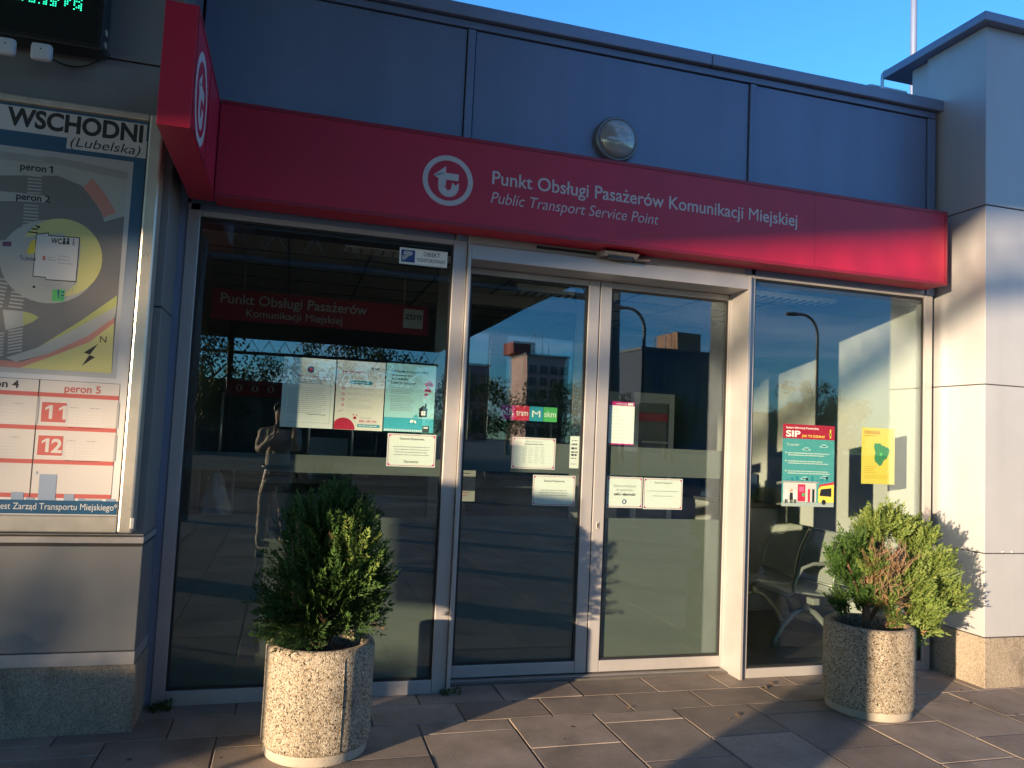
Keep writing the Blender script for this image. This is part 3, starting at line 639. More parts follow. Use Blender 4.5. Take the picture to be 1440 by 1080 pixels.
F.text('Szanowni Pasażerowie', W/2, H-.034, .010, BLACK, 1, width=.13, align='c', bold=.01); F.lines(.03, W-.03, H-.088, 1, .014, GREYP, 1, .004, .0, 'c'); F.lines(.07, W-.07, H-.120, 1, .014, GREYP, 1, .004, .0, 'c'); fin(F)
F = sheet('notice', 'tall white sheet with magenta top and bottom bars on the right sliding door', 'notice', DI, [(853, 564), (893, 566), (890.5, 626), (851, 625)], 'laminated notices on the glass', mat('bright_paper', (.86, .86, .84), .6)); W, H = F.w, F.h
F.rect(0, H-.026, W, H, INK_MAG); F.rect(0, 0, W, .009, INK_MAG); F.text('monitoring', W*.53, H-.017, .010, PAPER, 2, width=.075, align='c', bold=.02); F.rect(W-.05, H-.021, W-.012, H-.006, PAPER, 2); F.rect(.008, H-.020, .028, H-.009, INK_PINK, 2)
F.lines(.02, W-.03, H-.055, 9, .023, LGREY, 1, .002, .5); fin(F)
F = sheet('sticker_strip', 'narrow white label strip with black pictograms on the left sliding door', 'label', DI, [(802.5, 613), (815.5, 614), (813, 659), (800, 658)]); W, H = F.w, F.h
for v, h in ((.175, .007), (.150, .010), (.122, .013), (.100, .009), (.080, .012), (.060, .008), (.025, .005)):
    F.lines(.010, W-.008, v, 1, .01, BLACK if h > .0085 else GREYP, 1, h, .3)
fin(F)
# transport mode sticker
F = sheet('transport_sticker', 'row of four coloured squares reading bus tram M skm on the left sliding door', 'sticker', DI, [(704, 570.5), (783.5, 572), (783.5, 592.5), (704, 591)], None, RUBBER); W, H = F.w, F.h
q = W/4
for i, (t, m, wd, bo) in enumerate((('bus', INK_MAG, .075, .02), ('tram', INK_R, .078, .01), ('M', INK_TEAL, .055, .0), ('skm', INK_GREEN, .078, .01))):
    F.rect(i*q+.001, 0, (i+1)*q-.001, H, m, 1); F.text(t, (i+.5)*q, H*.5-(.022 if t == 'M' else .016), .046 if t == 'M' else .040, PAPER, 2, width=wd, bold=.004 if t != 'M' else 0, align='c')
fin(F)

# ---- right window posters
F = sheet('poster', 'turquoise passenger information poster with red header SIP on the right window', 'poster', GI, [(1100, 597), (1173, 598), (1173, 711), (1100, 714)], 'posters on the windows', mat('poster_teal', (.10, .40, .42), .6)); W, H = F.w, F.h
F.rect(0, H-.098, W, H, INK_R); F.text('System Informacji Pasażerskiej', .024, H-.030, .014, PAPER, 2, width=.26, bold=.015); F.text('SIP', .024, H-.085, .042, PAPER, 2, width=.115, bold=.03); F.text('JAK TO DZIAŁA?', .150, H-.085, .017, INK_YEL, 2, width=.185, bold=.02)
F.circ(W-.035, H-.06, .010, INK_YEL, 2, 10); F.rect(W-.040, H-.085, W-.030, H-.025, INK_YEL, 2)
F.text('Ty pytasz?', .030, H-.145, .016, PAPER, 1, width=.10, bold=.01)
for v in (.195, .250, .318): F.circ(.028, H-v, .006, PAPER, 1, 10); F.lines(.045, W-.03, H-v-.004, 2, .014, PAPER, 1, .006)
for u, v in ((.19, H-.17), (.34, H-.36), (.18, H-.37), (.33, H-.145)): F.rrect(u-.035, v-.006, u+.035, v+.006, .005, INK_CYAN, 1); F.rrect(u-.018, v, u+.018, v+.016, .007, INK_CYAN, 1)
F.rect(0, .0, W, .028, LGREY, 1); F.rect(.01, .030, W*.66, .165, LGREY, 2); F.rect(.005, .160, W*.70, .172, GREYP, 3)
for i, u in enumerate((.035, .075, .105)):
    F.circ(u, .100+.008*(i % 2), .011, PAPER if i != 1 else mat('skin_print', (.55, .30, .2)), 4, 12); F.poly([(u-.014, .045), (u+.014, .045), (u+.010, .092), (u-.010, .092)], (PAPER, BLACK, PAPER)[i], 4); F.rect(u-.010, .022, u-.002, .05, BLACK, 5); F.rect(u+.002, .022, u+.010, .05, BLACK, 5)
F.rect(.125, .035, .185, .150, INK_R, 4); F.rect(.135, .10, .175, .135, INK_PINK, 5); F.circ(.17, .08, .012, INK_GREEN, 5, 12)
for u in (.215, .250): F.rect(u-.009, .03, u+.009, .14, BLACK if u > .22 else INK_R, 4); F.circ(u, .13, .012, LGREY, 5, 12)
F.poly([(.29, .03), (W, .03), (W, .155), (.31, .140), (.29, .12)], INK_YEL, 3); F.poly([(.29, .12), (.31, .140), (W, .155), (W, .172), (.30, .150)], INK_R, 4); F.poly([(.30, .075), (W-.02, .07), (W-.02, .13), (.31, .12)], BLACK, 4); F.circ(.335, .032, .018, BLACK, 5, 16)
for i in range(9): F.rect(.03+i*.04, .172, .05+i*.04, .182+.012*((i*7) % 3), INK_TEAL, 1)
fin(F)
F = sheet('poster', 'yellow poster with green region map at the right side of the right window', 'poster', GI, [(1212, 601), (1258, 603), (1258, 681.5), (1211, 680)], 'posters on the windows', INK_YEL); W, H = F.w, F.h
F.rect(.02, H-.045, .155, H-.022, INK_ORANGE); F.lines(.02, .14, H-.06, 1, .01, INK_ORANGE, 1, .006)
pts = []
for i in range(22):
    a = 2*PI*i/22; r = .062+.012*math.sin(3*a+1)+random.uniform(-.008, .008); pts.append((.165+r*math.cos(a)*1.05, .215+r*1.15*math.sin(a)))
F.poly(pts, INK_DGREEN, 1); F.circ(.165, .21, .012, INK_GREEN, 2, 12)
F.lines(.025, .13, .12, 4, .014, INK_ORANGE, 1, .004); F.lines(.025, W-.03, .055, 2, .014, INK_ORANGE, 1, .004); fin(F)


# ================================================================== NOTICE BOARD on the wing
bd = thing('notice_board', 'tall station notice board in aluminium case with map and line table on the left wing', 'notice board', (-1.5, 4.11, .96))
BY = 4.022; BL = -2.55
gm = bpy.data.materials.new('board_print'); gm.use_nodes = True; nt = gm.node_tree; N = nt.nodes; L = nt.links
tc = N.new('ShaderNodeTexCoord'); sx = N.new('ShaderNodeSeparateXYZ'); L.new(tc.outputs['Object'], sx.inputs[0]); rp = N.new('ShaderNodeValToRGB'); e = rp.color_ramp.elements
mr = N.new('ShaderNodeMapRange'); mr.inputs['From Min'].default_value = 1.0; mr.inputs['From Max'].default_value = 3.0; L.new(sx.outputs[2], mr.inputs['Value']); L.new(mr.outputs['Result'], rp.inputs['Fac'])
e[0].position = .30; e[0].color = (.56, .56, .57, 1); e[1].position = .72; e[1].color = (.025, .085, .16, 1); k = e.new(.48); k.color = (.33, .36, .42, 1)
L.new(rp.outputs['Color'], N['Principled BSDF'].inputs['Base Color']); N['Principled BSDF'].inputs['Roughness'].default_value = .35
w = MB(); w.box(BL, -.700, BY+.002, 4.112, .968, 2.985, None, .004); w.build('case', ALU2, bd)
w = MB(); w.box(BL+.05, -.762, BY-.001, BY+.02, 1.043, 2.955); w.build('back_print', gm, bd)
w = MB(); w.box(-.755, -.690, BY-.022, 4.11, .962, 2.992, None, .010); w.box(BL, -.756, BY-.020, 4.11, 2.957, 2.990, None, .006); w.box(BL, -.756, BY-.020, 4.11, .964, 1.040, None, .006); w.build('frame', ALU2, bd)
w = MB(); w.box(-.7615, -.7555, BY-.006, BY+.01, 1.042, 2.956); w.build('seal', RUBBER, bd)
M_ROAD = mat('map_road', (.15, .145, .145), .4); M_LT = mat('map_pale', (.34, .345, .33), .4); M_PINK = mat('map_pink', (.45, .20, .16), .4); M_YEL = mat('map_yellow', (.48, .46, .19), .4)
M_GRN = mat('map_olive', (.36, .38, .14), .4); M_BOR = mat('map_border', (.36, .37, .38), .4); M_HDR = mat('header_white', (.50, .50, .50), .4); M_TBL = mat('table_white', (.50, .475, .46), .4)
M_RED = mat('table_red', (.42, .10, .09), .4); M_NAVY = mat('footer_navy', (.012, .07, .15), .4); M_SKY = mat('skyline_blue', (.22, .28, .38), .4)
F = front_flat(BY-.0012); F.st = .0004
def z4(*p): return [atY(x/4.909, 120+y/4.909, BY) for x, y in p]
def z5(*p): return [atY(x/4.909, 340+y/4.909, BY) for x, y in p]
def z6(*p): return [atY(x/4.909, 520+y/4.909, BY) for x, y in p]
def digit1(u, v, h, m, l):
    F.poly([(u+.40*h, v), (u+.62*h, v), (u+.62*h, v+h), (u+.44*h, v+h), (u+.40*h, v+.8*h)], m, l); F.poly([(u+.44*h, v+h), (u+.14*h, v+.80*h), (u+.14*h, v+.62*h), (u+.40*h, v+.78*h)], m, l)
def bt(t, p0, p1, cap, m, l, bold=0., italic=0.):      # text between two measured points
    F.text(t, p0[0], p0[1], cap, m, l, width=p1[0]-p0[0], bold=bold, italic=italic)
# header
(a, b), (c, d) = z4((0, 300), (1018, 268)); F.rect(BL+.1, b, c, d-.004, M_HDR, 1)
(a, b), (c, d) = z4((458, 438), (1010, 508)); F.rect(a, d, c, b+.09, M_HDR, 1.5)
p = z4((45, 272), (985, 388)); F.text('WSCHODNI', p[1][0], (p[0][1]+p[1][1])/2, .086, BLACK, 2.5, width=p[1][0]-p[0][0], bold=.035, align='r')
F.text('DW.', p[0][0]-.03, (p[0][1]+p[1][1])/2, .086, BLACK, 2.5, width=.20, bold=.035, align='r')
p = z4((485, 420), (970, 470)); F.text('(Lubelska)', p[0][0], (p[0][1]+p[1][1])/2-.004, .048, BLACK, 2.5, width=p[1][0]-p[0][0], italic=.2)
# map
(x0, z1) = z4((925, 530))[0]; (x1, z0) = z5((800, 945))[0]; F.rect(BL+.14, z0, (x0+x1)/2, z1, M_BOR, 1)
(x0, z1) = z4((885, 655))[0]; (x1, z0) = z5((765, 908))[0]; XR = (x0+x1)/2; F.rect(BL+.16, z0, XR, z1+.035, M_ROAD, 2)
def mp(q, m, l): F.poly([(min(u, XR), max(v, z0)) for u, v in q], m, l)
mp(z4((-500, 470), (0, 512), (400, 548), (885, 655), (865, 905), (722, 942), (700, 880), (640, 770), (560, 690), (400, 625), (0, 622), (-500, 600)), M_LT, 3.3)
mp(z4((-500, 440), (0, 455), (400, 500), (890, 600), (885, 655), (400, 548), (0, 512), (-500, 470)), mat('map_mid', (.27, .275, .265), .4), 2.6)
mp(z4((640, 645), (720, 740), (805, 880), (715, 915), (685, 845), (575, 705)), M_PINK, 4)
mp(z4((-500, 735), (0, 732), (130, 742), (330, 765), (328, 812), (120, 800), (0, 800), (-500, 800)), M_LT, 3)
for y0, y1, xa, xb, n in ((482, 540, 205, 305, 3), (618, 735, 195, 292, 6), (822, 1005, 165, 268, 9)):
    for i in range(n):
        y = y0+(y1-y0)*i/(n-1) if n > 1 else y0; o = -8*i/n; mp(z4((xa+o, y), (xb+o, y+8), (xb+o, y+17), (xa+o, y+9)), M_LT, 4)
cx, cz = atY(70, 368, BY); F.circ(cx, cz, .205, M_LT, 3.6, 40, .198); cx2, cz2 = atY(86, 362, BY); F.circ(cx2, cz2, .176, M_YEL, 4, 40, .185)
mp(z5((-60, 0), (420, -60), (560, 20), (530, 290), (420, 380), (100, 300)), M_LT, 5)
mp([atY(*q, BY) for q in ((51, 329), (69, 327), (69.5, 331), (113, 334), (107.5, 397), (64.5, 394), (64, 391), (46, 389))], BLACK, 6)
mp([atY(*q, BY) for q in ((52.2, 330.2), (68, 328.6), (68.5, 332.2), (111.6, 335.2), (106.5, 395.5), (65.3, 392.8), (64.8, 389.8), (47.2, 388))], M_HDR, 7)
p = [atY(72, 342, BY), atY(87, 343, BY)]; bt('WC', p[0], p[1], .026, BLACK, 8, .03)
for q, r in ((90.5, .0055), (96, .0055)):
    u, v = atY(q, 340, BY); F.circ(u, v+.012, r, BLACK, 8, 10); F.poly([(u-.007, v-.014), (u+.007, v-.014), (u+.005, v+.006), (u-.005, v+.006)], BLACK, 8)
u, v = atY(104, 342, BY); F.ring(u, v-.004, .005, .0075, BLACK, 8, 12); F.rect(u-.003, v, u, v+.014, BLACK, 8); F.circ(u-.001, v+.017, .003, BLACK, 8, 8)
for t, a, b, cap in (('peron', (140, 580), (320, 598), .034), ('peron 2', (112, 785), (345, 803), .034)):
    p = z4(a, b); bt(t, p[0], (p[1][0], 0), cap, BLACK, 5, .02)
u, v = z4((338, 590))[0]; digit1(u-.004, z4((140, 580))[0][1], .034, BLACK, 5)
p = z5((135, 122), (250, 130)); bt('Tu jesteś', p[0], p[1], .02, INK_BLUE, 8, 0, .2)
for q in ((270, 980),): u, v = z4(q)[0]; F.circ(u, v, .006, BLACK, 9, 12)
for q in ((236, 312), (258, 103)): u, v = z5(q)[0]; F.circ(u, v, .006, BLACK, 6, 12)
mp(z5((20, 0), (80, 0), (80, 32), (20, 32)), mat('map_purple', (.12, .03, .10), .4), 6); mp(z5((185, 75), (215, 0), (248, -20), (245, 75), (215, 90)), mat('map_gold', (.55, .45, .05), .4), 8)
F.rect(*z5((296, 128))[0], z5((316, 100))[0][0], z5((316, 100))[0][1], M_RED, 8)
for q, wd in (((330, 110), .03), ((330, 128), .04), ((402, 102), .045), ((402, 126), .05), ((402, 150), .065)): u, v = z5(q)[0]; F.lines(u, u+wd, v, 1, .01, GREYP, 8, .004, 0)
for i in range(9): mp(z5((302+i*25, 285+i*4), (306+i*25, 285+i*4), (303+i*25, 318+i*4), (299+i*25, 318+i*4)), GREYP, 6)
mp(z5((365, 328), (446, 335), (440, 415), (357, 408)), INK_GREEN, 6); mp(z5((398, 332), (446, 335), (441, 395), (402, 390)), INK_BLUE, 7); u, v = z5((408, 385))[0]; F.text('E', u, v, .040, INK_GREEN, 8, bold=.03)
mp(z5((160, 480), (225, 498), (270, 522), (225, 555), (160, 582)), M_GRN, 4.6); mp(z5((20, 470), (160, 480), (160, 582), (40, 610)), M_LT, 4.3)
for (xa, xb, ya, yb, n, sk) in ((95, 190, 265, 440, 8, -5), (0, 60, 250, 430, 8, -6), (60, 160, 610, 760, 8, -1), (-40, 30, 640, 790, 8, -1)):
    for i in range(n):
        y = ya+(yb-ya)*i/(n-1); o = sk*i; t = 12 if ya < 500 else -16; mp(z5((xa+o, y), (xb+o, y+t), (xb+o, y+t+11), (xa+o, y+11)), M_LT, 4.8)
mp(z5((-300, 930), (130, 880), (360, 790), (620, 690), (790, 560), (770, 912), (145, 900)), M_YEL, 5.1)
mp(z5((-300, 860), (0, 815), (150, 830), (330, 770), (600, 650), (790, 515), (790, 560), (620, 692), (350, 795), (140, 875), (-300, 950)), M_PINK, 5.3)
mp(z5((40, 800), (250, 735), (500, 605), (810, 440), (795, 520), (600, 655), (330, 775), (110, 828)), M_LT, 5.5)
mp(z5((260, 732), (560, 545), (812, 370), (805, 445), (500, 612)), M_GRN, 5.8)
mp(z5((678, 706), (580, 765), (622, 780)), BLACK, 6); mp(z5((618, 782), (658, 797), (565, 857)), BLACK, 6)
u, v = z5((690, 694))[0]; F.text('N', u, v, .032, BLACK, 6)
# line table
(x0, t1) = z6((274, 66))[0]; (x1, _) = z6((838, 98))[0]; XT = x1-.004; xm = (z6((274, 66))[0][0]+z6((205, 880))[0][0])/2
tz1 = (z6((274, 66))[0][1]+z6((838, 98))[0][1])/2; tz0 = (z6((770, 888))[0][1]+z6((205, 880))[0][1])/2
F.rect(BL+.12, tz0, XT, tz1, BLACK, 1); F.rect(BL+.122, tz0+.002, XT-.002, tz1-.002, M_TBL, 2)
def zz(y): return z6((500, y))[0][1]
for y in (180, 408, 640, 872):
    v = zz(y); F.rect(BL+.122, v-.010, XT-.002, v+.010, M_RED, 3)
F.rect(xm-.002, tz0, xm+.002, tz1, BLACK, 4)
F.rect(XT-.006, zz(390), XT+.004, zz(210), GREYP, 4); F.rect(XT-.006, zz(620), XT+.004, zz(440), GREYP, 4); F.rect(xm-.004, zz(380), xm+.006, zz(200), GREYP, 5)
p = z6((445, 152), (695, 160)); bt('peron 5', p[0], p[1], .036, M_RED, 3, .02)
p = z6((130, 125))[0]; F.text('peron 4', p[0], p[1], .036, BLACK, 3, width=.175, bold=.02, align='r')
for yt, yb, t in ((230, 358, '11'), (458, 588, '12')):
    (ua, va) = z6((281 if yt < 300 else 255, yb))[0]; (ub, vb) = z6((463 if yt < 300 else 440, yt))[0]
    F.rect(ua-.006, va-.006, ub+.006, vb+.006, M_HDR, 3); F.rect(ua, va, ub, vb, M_RED, 4); digit1((ua+ub)/2-.045, (va+vb)/2-.031, .064, M_TBL, 5)
    if t == '11': digit1((ua+ub)/2+.012, (va+vb)/2-.031, .064, M_TBL, 5)
    else: F.text('2', (ua+ub)/2+.004, (va+vb)/2-.031, .064, M_TBL, 5, width=.046, bold=.03)
    F.lines(ub+.014, ub+.05, vb-.022, 1, .01, GREYP, 3, .004, 0); F.lines(ub+.10, ub+.14, vb-.022, 1, .01, GREYP, 3, .004, 0); F.lines(ub+.014, ub+.05, vb-.045, 6, .014, LGREY, 3, .003); F.lines(ub+.056, XT-.05, vb-.045, 6, .014, LGREY, 3, .0025)
    F.lines(xm-.29, xm-.05, vb-.035, 6, .015, LGREY, 3, .0025); F.lines(xm-.10, xm-.06, vb-.015, 1, .01, GREYP, 3, .004, 0)
# skyline and footer
fz1 = (z6((830, 905))[0][1]+z6((0, 898))[0][1])/2; fz0 = 1.046
for a, b, h in ((75, 160, 38), (260, 380, 130), (440, 510, 32), (540, 580, 12), (580, 700, 8), (730, 795, 12), (180, 235, 12)):
    (ua, _), (ub, _) = z6((a, 900), (b, 900)); F.rect(ua, fz1, ub, fz1+h*.00092*1.0, M_SKY, 5)
u, _ = z6((322, 0))[0]; F.rect(u-.005, fz1+.118, u+.002, fz1+.132, M_SKY, 5)
F.rect(BL+.06, fz0, -.765, fz1, M_NAVY, 3)
p = z6((160, 955), (790, 968)); F.text('projektu jest Zarząd Transportu Miejskiego*', p[1][0]+.012, fz0+.020, .031, M_HDR, 4, width=.62, bold=.005, align='r')
F.build('map_and_table', None, bd, recalc=False)
w = MB()
for q in ((186, 737),): x, z = atY(*q, BY-.02); w.box(x-.008, x+.010, BY-.034, BY-.020, z-.022, z+.03, None, .003)
w.build('lock', ALU, bd)

# LED departure display with its brackets, cable and two white access point boxes
led = thing('departure_display', 'black LED departure display with green lit dots above the notice board', 'display', (-1.6, 4.0, 3.24))
x1, zb = atY(143, 71, 3.97)
w = MB(); w.box(-2.6, x1, 3.97, 4.085, zb, zb+.62, None, .008); w.build('housing', mat('display_black', (.012, .013, .014), .3), led)
w = MB(); w.box(-2.57, x1-.03, 3.9675, 3.9695, zb+.03, zb+.59); w.build('screen', mat('display_glass', (.008, .014, .012), .12), led)
LEDM = mat('green_led', (.02, .3, .15), .5, emit=(.02, .85, .42), estr=.9)
F = front_flat(3.9672); random.seed(3)
for row, zt in ((0, atY(88, 11, 3.967)[1]), (1, atY(88, 11, 3.967)[1]+.105)):
    for c in range(40):
        for r in range(7):
            u = atY(114, 11, 3.967)[0]-c*.0098
            on = (c % 5 != 4) and random.random() < .62
            if c < 17 or random.random() < .5:
                if on: F.circ(u, zt+.004+r*.0098, .0034, LEDM, 1, 8)
F.build('lit_dots', None, led, recalc=False)
w = MB()
for dz in (.03, .09): w.box(x1, x1+.008, 4.0, 4.03, zb+dz, zb+dz+.03, None, .002)
w.build('latch', ALU2, led, split=True)
w = MB(); w.box(-1.9, -1.82, 4.08, 4.121, zb+.1, zb+.5, None, .003); w.box(-1.15, -1.07, 4.08, 4.121, zb+.1, zb+.5, None, .003); w.build('bracket', COPING, led, split=True)
for lab, px0, px1 in (('leftmost of two white rounded boxes on the lower edge of the LED display', (-6, 51), (20, 78)), ('white rounded box nearer the lower right corner of the LED display', (42, 59), (71.5, 86))):
    (xa, za), (xb, zc) = atY(*px0, 3.93), atY(*px1, 3.93); za = zc+.085
    b = thing('access_point', lab, 'wireless box', ((xa+xb)/2, 3.95, zc), group='white boxes on the display')
    w = MB(); w.box(xa, xb, 3.93, 3.966, zc, za, None, .018); w.build('housing', mat('white_plastic', (.50, .52, .53), .35), b)
    w = MB(); w.lathe([(.0035, 0), (.0035, .002), (.0003, .002)], ((xa+xb)/2, 3.93, (za+zc)/2+.01), RUBBER, 10, axis='y'); w.build('indicator', None, b)
w = MB(); pts = [(-1.235, 4.095, 3.23)]
for i in range(1, 9): t = i/8; pts.append((-1.235+.26*t, 4.098, 3.23-.055*math.sin(PI*t)+.07*t))
w.tube(pts, .004, None, 6); o = w.build('cable', RUBBER); setp(o, 'thin black cable drooping from white box up to the display', 'cable')

# ================================================================== PLANTERS AND SHRUBS
def planter(name, x, y, label, seam):
    t = thing(name, label, 'planter', (x, y, 0), group='concrete planters by the doors')
    w = MB(); w.lathe([(.20, .001), (.232, .001), (.236, .008), (.236, .048)], (x, y, 0), None, 64); w.build('base_ring', CONC, t)
    w = MB(); n = 64
    w.lathe([(.236, .048), (.248, .052), (.251, .07), (.250, .30), (.251, .478), (.246, .494), (.232, .502), (.208, .502), (.198, .494), (.194, .47), (.190, .36)], (x, y, 0), None, n)
    if seam is not None:
        a = seam; px, py = x+.2512*math.cos(a), y+.2512*math.sin(a); w.tube([(px, py, .06), (px+.001, py, .3), (px, py, .47)], .0017, None, 6)
    w.build('bowl', PEBBLE, t)
    w = MB(); w.lathe([(.0005, .445), (.06, .44), (.12, .436), (.17, .425), (.196, .415)], (x, y, 0), None, 32)
    for v in w.bm.verts: v.co.z += random.uniform(-.008, .008)
    w.build('soil', SOIL, t)
    return t
planter('planter', .205, 3.80, 'round washed pebble planter left of the doors holding the dark upright shrub', math.radians(-68))
planter('planter', 3.368, 3.84, 'round washed pebble planter right of the doors, half in shadow, holding the browning shrub', None)

def spray(bm, base, d, length, width, n=6, droop=.25, side=None):
    d = d.normalized(); s = d.cross(Vector((random.uniform(-1, 1), random.uniform(-1, 1), random.uniform(-.3, .3))) if side is None else side)
    if s.length < .05: s = d.orthogonal()
    s.normalize(); nrm = s.cross(d).normalized(); out = []
    def quad(p, q, w):
        t = (q-p); m = p+t*.45; o = t.normalized().cross(nrm)*w
        vs = [bm.verts.new(p), bm.verts.new(m+o), bm.verts.new(q), bm.verts.new(m-o)]; out.append(bm.faces.new(vs))
    for i in range(n+1):
        t = i/n; p = base+d*length*t+Vector((0, 0, -droop*length*t*t))
        if i == n: quad(base+d*length*(t-.2)+Vector((0, 0, -droop*length*(t-.2)**2)), p+d*length*.12, width*.09); break
        for sg_ in (-1, 1):
            l = width*(1-.65*t)*random.uniform(.6, 1.1)
            dd = (d*.75+s*sg_*.7+nrm*random.uniform(-.35, .35)).normalized(); q = p+dd*l
            quad(p, q, width*.075)
            if l > width*.45:
                m = p+dd*l*.5; quad(m, m+(d*.95+s*sg_*.1+nrm*random.uniform(-.3, .3)).normalized()*l*.5, width*.06)
            if l > width*.7: m = p+dd*l*.3; quad(m, m+(d*.3+s*sg_*1.0+nrm*random.uniform(-.3, .3)).normalized()*l*.4, width*.055)
    return out
def shrub(name, label, loc, trunk_fn, blobs, mats, seed, stems):
    random.seed(seed)
    t = thing(name, label, 'shrub', loc)
    w = MB()
    for pts, r in trunk_fn: w.tube(pts, [r*(1-.7*i/(len(pts)-1)) for i in range(len(pts))], None, 7)
    w.build('trunk', mat('thuja_bark', (.10, .055, .035), .9, 0, noise=.3, nscale=30, bump=.6, bscale=60), t)
    fol = MB(); B = Vector(loc)
    for (c, r, n, mi, up, ln) in blobs:
        c = Vector(c)
        for i in range(int(n*1.35)):
            u = Vector((random.gauss(0, 1), random.gauss(0, 1), random.gauss(0, 1))).normalized(); k = random.random()**.45
            p = c+Vector((u.x*r[0], u.y*r[1], u.z*r[2]))*k
            d = (u*.55+(p-B).normalized()*.55+Vector((0, 0, up))+Vector((random.uniform(-.3, .3), random.uniform(-.3, .3), random.uniform(-.2, .3))))
            fs = spray(fol.bm, p-d.normalized()*ln*.5, d, ln*random.uniform(.75, 1.25), ln*.42*random.uniform(.8, 1.2), 6, random.uniform(.0, .35))
            fol._tag(fs, mats[mi] if random.random() > .012 else mats[-1])
    fol.build('foliage', None, t, recalc=False)
    if stems:
        w = MB()
        for i in range(stems[0]):
            a = random.uniform(0, 2*PI); e = random.uniform(.35, 1.35); c = Vector(stems[1]); p = c+Vector((random.uniform(-1, 1)*stems[2], random.uniform(-1, 1)*stems[2], random.uniform(-.7, .9)*stems[3])); d = Vector((math.cos(a)*math.cos(e), math.sin(a)*math.cos(e), math.sin(e)))
            l = random.uniform(.07, .17); w.tube([p, p+d*l*.5+Vector((0, 0, -.004)), p+d*l], [.0022, .0016, .0008], None, 4)
        w.build('twigs', mat('dry_twig', (.20, .125, .08), .9, 0, noise=.3, nscale=40), t)
    return t
LG = leaf_mat('thuja_green', (.014, .04, .009), (.03, .075, .014), (.065, .12, .026)); LY = leaf_mat('thuja_bright', (.06, .11, .022), (.11, .165, .034), (.18, .225, .06)); LD = leaf_mat('thuja_deep', (.010, .028, .008), (.02, .05, .012), (.03, .07, .015)); LB = leaf_mat('thuja_brown', (.12, .068, .036), (.19, .11, .06), (.24, .16, .08))
lx, ly = .205, 3.77
tr = []
random.seed(5)
for i in range(15):
    a = 2*PI*i/15+random.uniform(-.2, .2); R = random.uniform(.05, .2); top = random.uniform(.75, 1.1)
    tr.append(([(lx+.015*math.cos(a), ly+.015*math.sin(a), .42), (lx+R*.35*math.cos(a), ly+R*.35*math.sin(a), .56), (lx+R*.8*math.cos(a), ly+R*.8*math.sin(a), .76), (lx+R*math.cos(a), ly+R*math.sin(a), top)], random.uniform(.006, .012)))
lb = [((lx+.01, ly, .86), (.265, .25, .22), 340, 0, .5, .13), ((lx+.01, ly, 1.02), (.225, .21, .18), 270, 0, .75, .12), ((lx+.02, ly, 1.16), (.085, .09, .085), 60, 0, 1.1, .10), ((lx-.02, ly, .72), (.29, .26, .15), 260, 0, .25, .13), ((lx-.10, ly-.10, .60), (.20, .16, .09), 120, 2, .1, .11), ((lx+.12, ly-.05, .64), (.17, .18, .10), 90, 2, .1, .11), ((lx-.2, ly-.02, .66), (.10, .12, .07), 50, 2, .15, .12), ((lx+.13, ly, 1.1), (.08, .09, .09), 50, 0, .9, .10), ((lx-.13, ly, 1.08), (.08, .09, .08), 45, 0, .9, .10), ((lx, ly, .85), (.15, .15, .2), 120, 2, .5, .12), ((lx+.12, ly-.12, .95), (.14, .12, .2), 34, 1, .5, .12), ((lx+.22, ly-.02, .80), (.09, .1, .13), 70, 0, .3, .11)]
shrub('thuja_shrub', 'dark green upright thuja shrub with pointed top, in the planter left of the doors', (lx, ly, .44), tr, lb, [LG, LY, LD, LB], 21, (90, (lx, ly, .64), .13, .13))
rx, ry = 3.40, 3.84
def bp(x, y, Y=3.84): u, v = atY(x, y, Y); return (u, Y, v)
tr = [([(rx-.06, ry-.02, .42), (rx-.07, ry-.02, .56), (rx-.03, ry, .75), (rx+.02, ry, .95), (rx+.0, ry, 1.08)], .028), ([(rx-.04, ry, .5), (rx+.12, ry+.02, .68), (rx+.25, ry+.03, .82)], .016), ([(rx-.05, ry, .55), (rx-.15, ry, .75), (rx-.22, ry, .92)], .013), ([(rx-.03, ry, .62), (rx+.06, ry-.08, .8), (rx+.1, ry-.1, 1.0)], .013), ([(rx-.03, ry, .6), (rx+.18, ry-.05, .64), (rx+.34, ry-.04, .66)], .012)]
rb = []
for x, y, r, n, mi, dy in ((1228, 738, .10, 75, 1, 0), (1258, 732, .10, 80, 1, .0), (1205, 765, .10, 75, 0, .02), (1290, 752, .11, 95, 1, .0), (1308, 790, .12, 115, 1, -.02), (1325, 832, .11, 105, 1, 0), (1338, 842, .07, 45, 1, 0), (1290, 850, .11, 100, 1, -.05), (1275, 812, .10, 75, 1, -.06), (1195, 800, .09, 60, 0, .03), (1182, 780, .06, 30, 0, .03), (1188, 845, .07, 36, 0, .05), (1212, 835, .08, 42, 0, .0), (1270, 885, .07, 42, 1, -.06), (1240, 775, .10, 50, 0, .08), (1250, 830, .12, 60, 0, .12), (1300, 875, .06, 38, 1, -.03)):
    c = bp(x, y); rb.append(((c[0], c[1]+dy, c[2]), (r, r*1.15, r*.95), int(n*1.25), mi, .55, .11))
for x, y, r, n in ((1243, 800, .10, 60), (1252, 838, .09, 50), (1225, 790, .08, 26), (1256, 868, .05, 20)):
    c = bp(x, y, 3.76); rb.append((c, (r*1.0, r*.9, r*1.1), int(n*.42), 3, .5, .10)); rb.append((c, (r*1.1, r*.7, r*1.1), int(n*.55), 1, .5, .10)); rb.append((c, (r*1.1, r*.7, r*1.1), int(n*.35), 0, .5, .10))
shrub('thuja_shrub', 'bright green bushy thuja shrub with brown dry middle, in the planter right of the doors', (rx, ry, .44), tr, rb, [LG, LY, LD, LB], 33, (150, bp(1245, 815, 3.75), .10, .17))

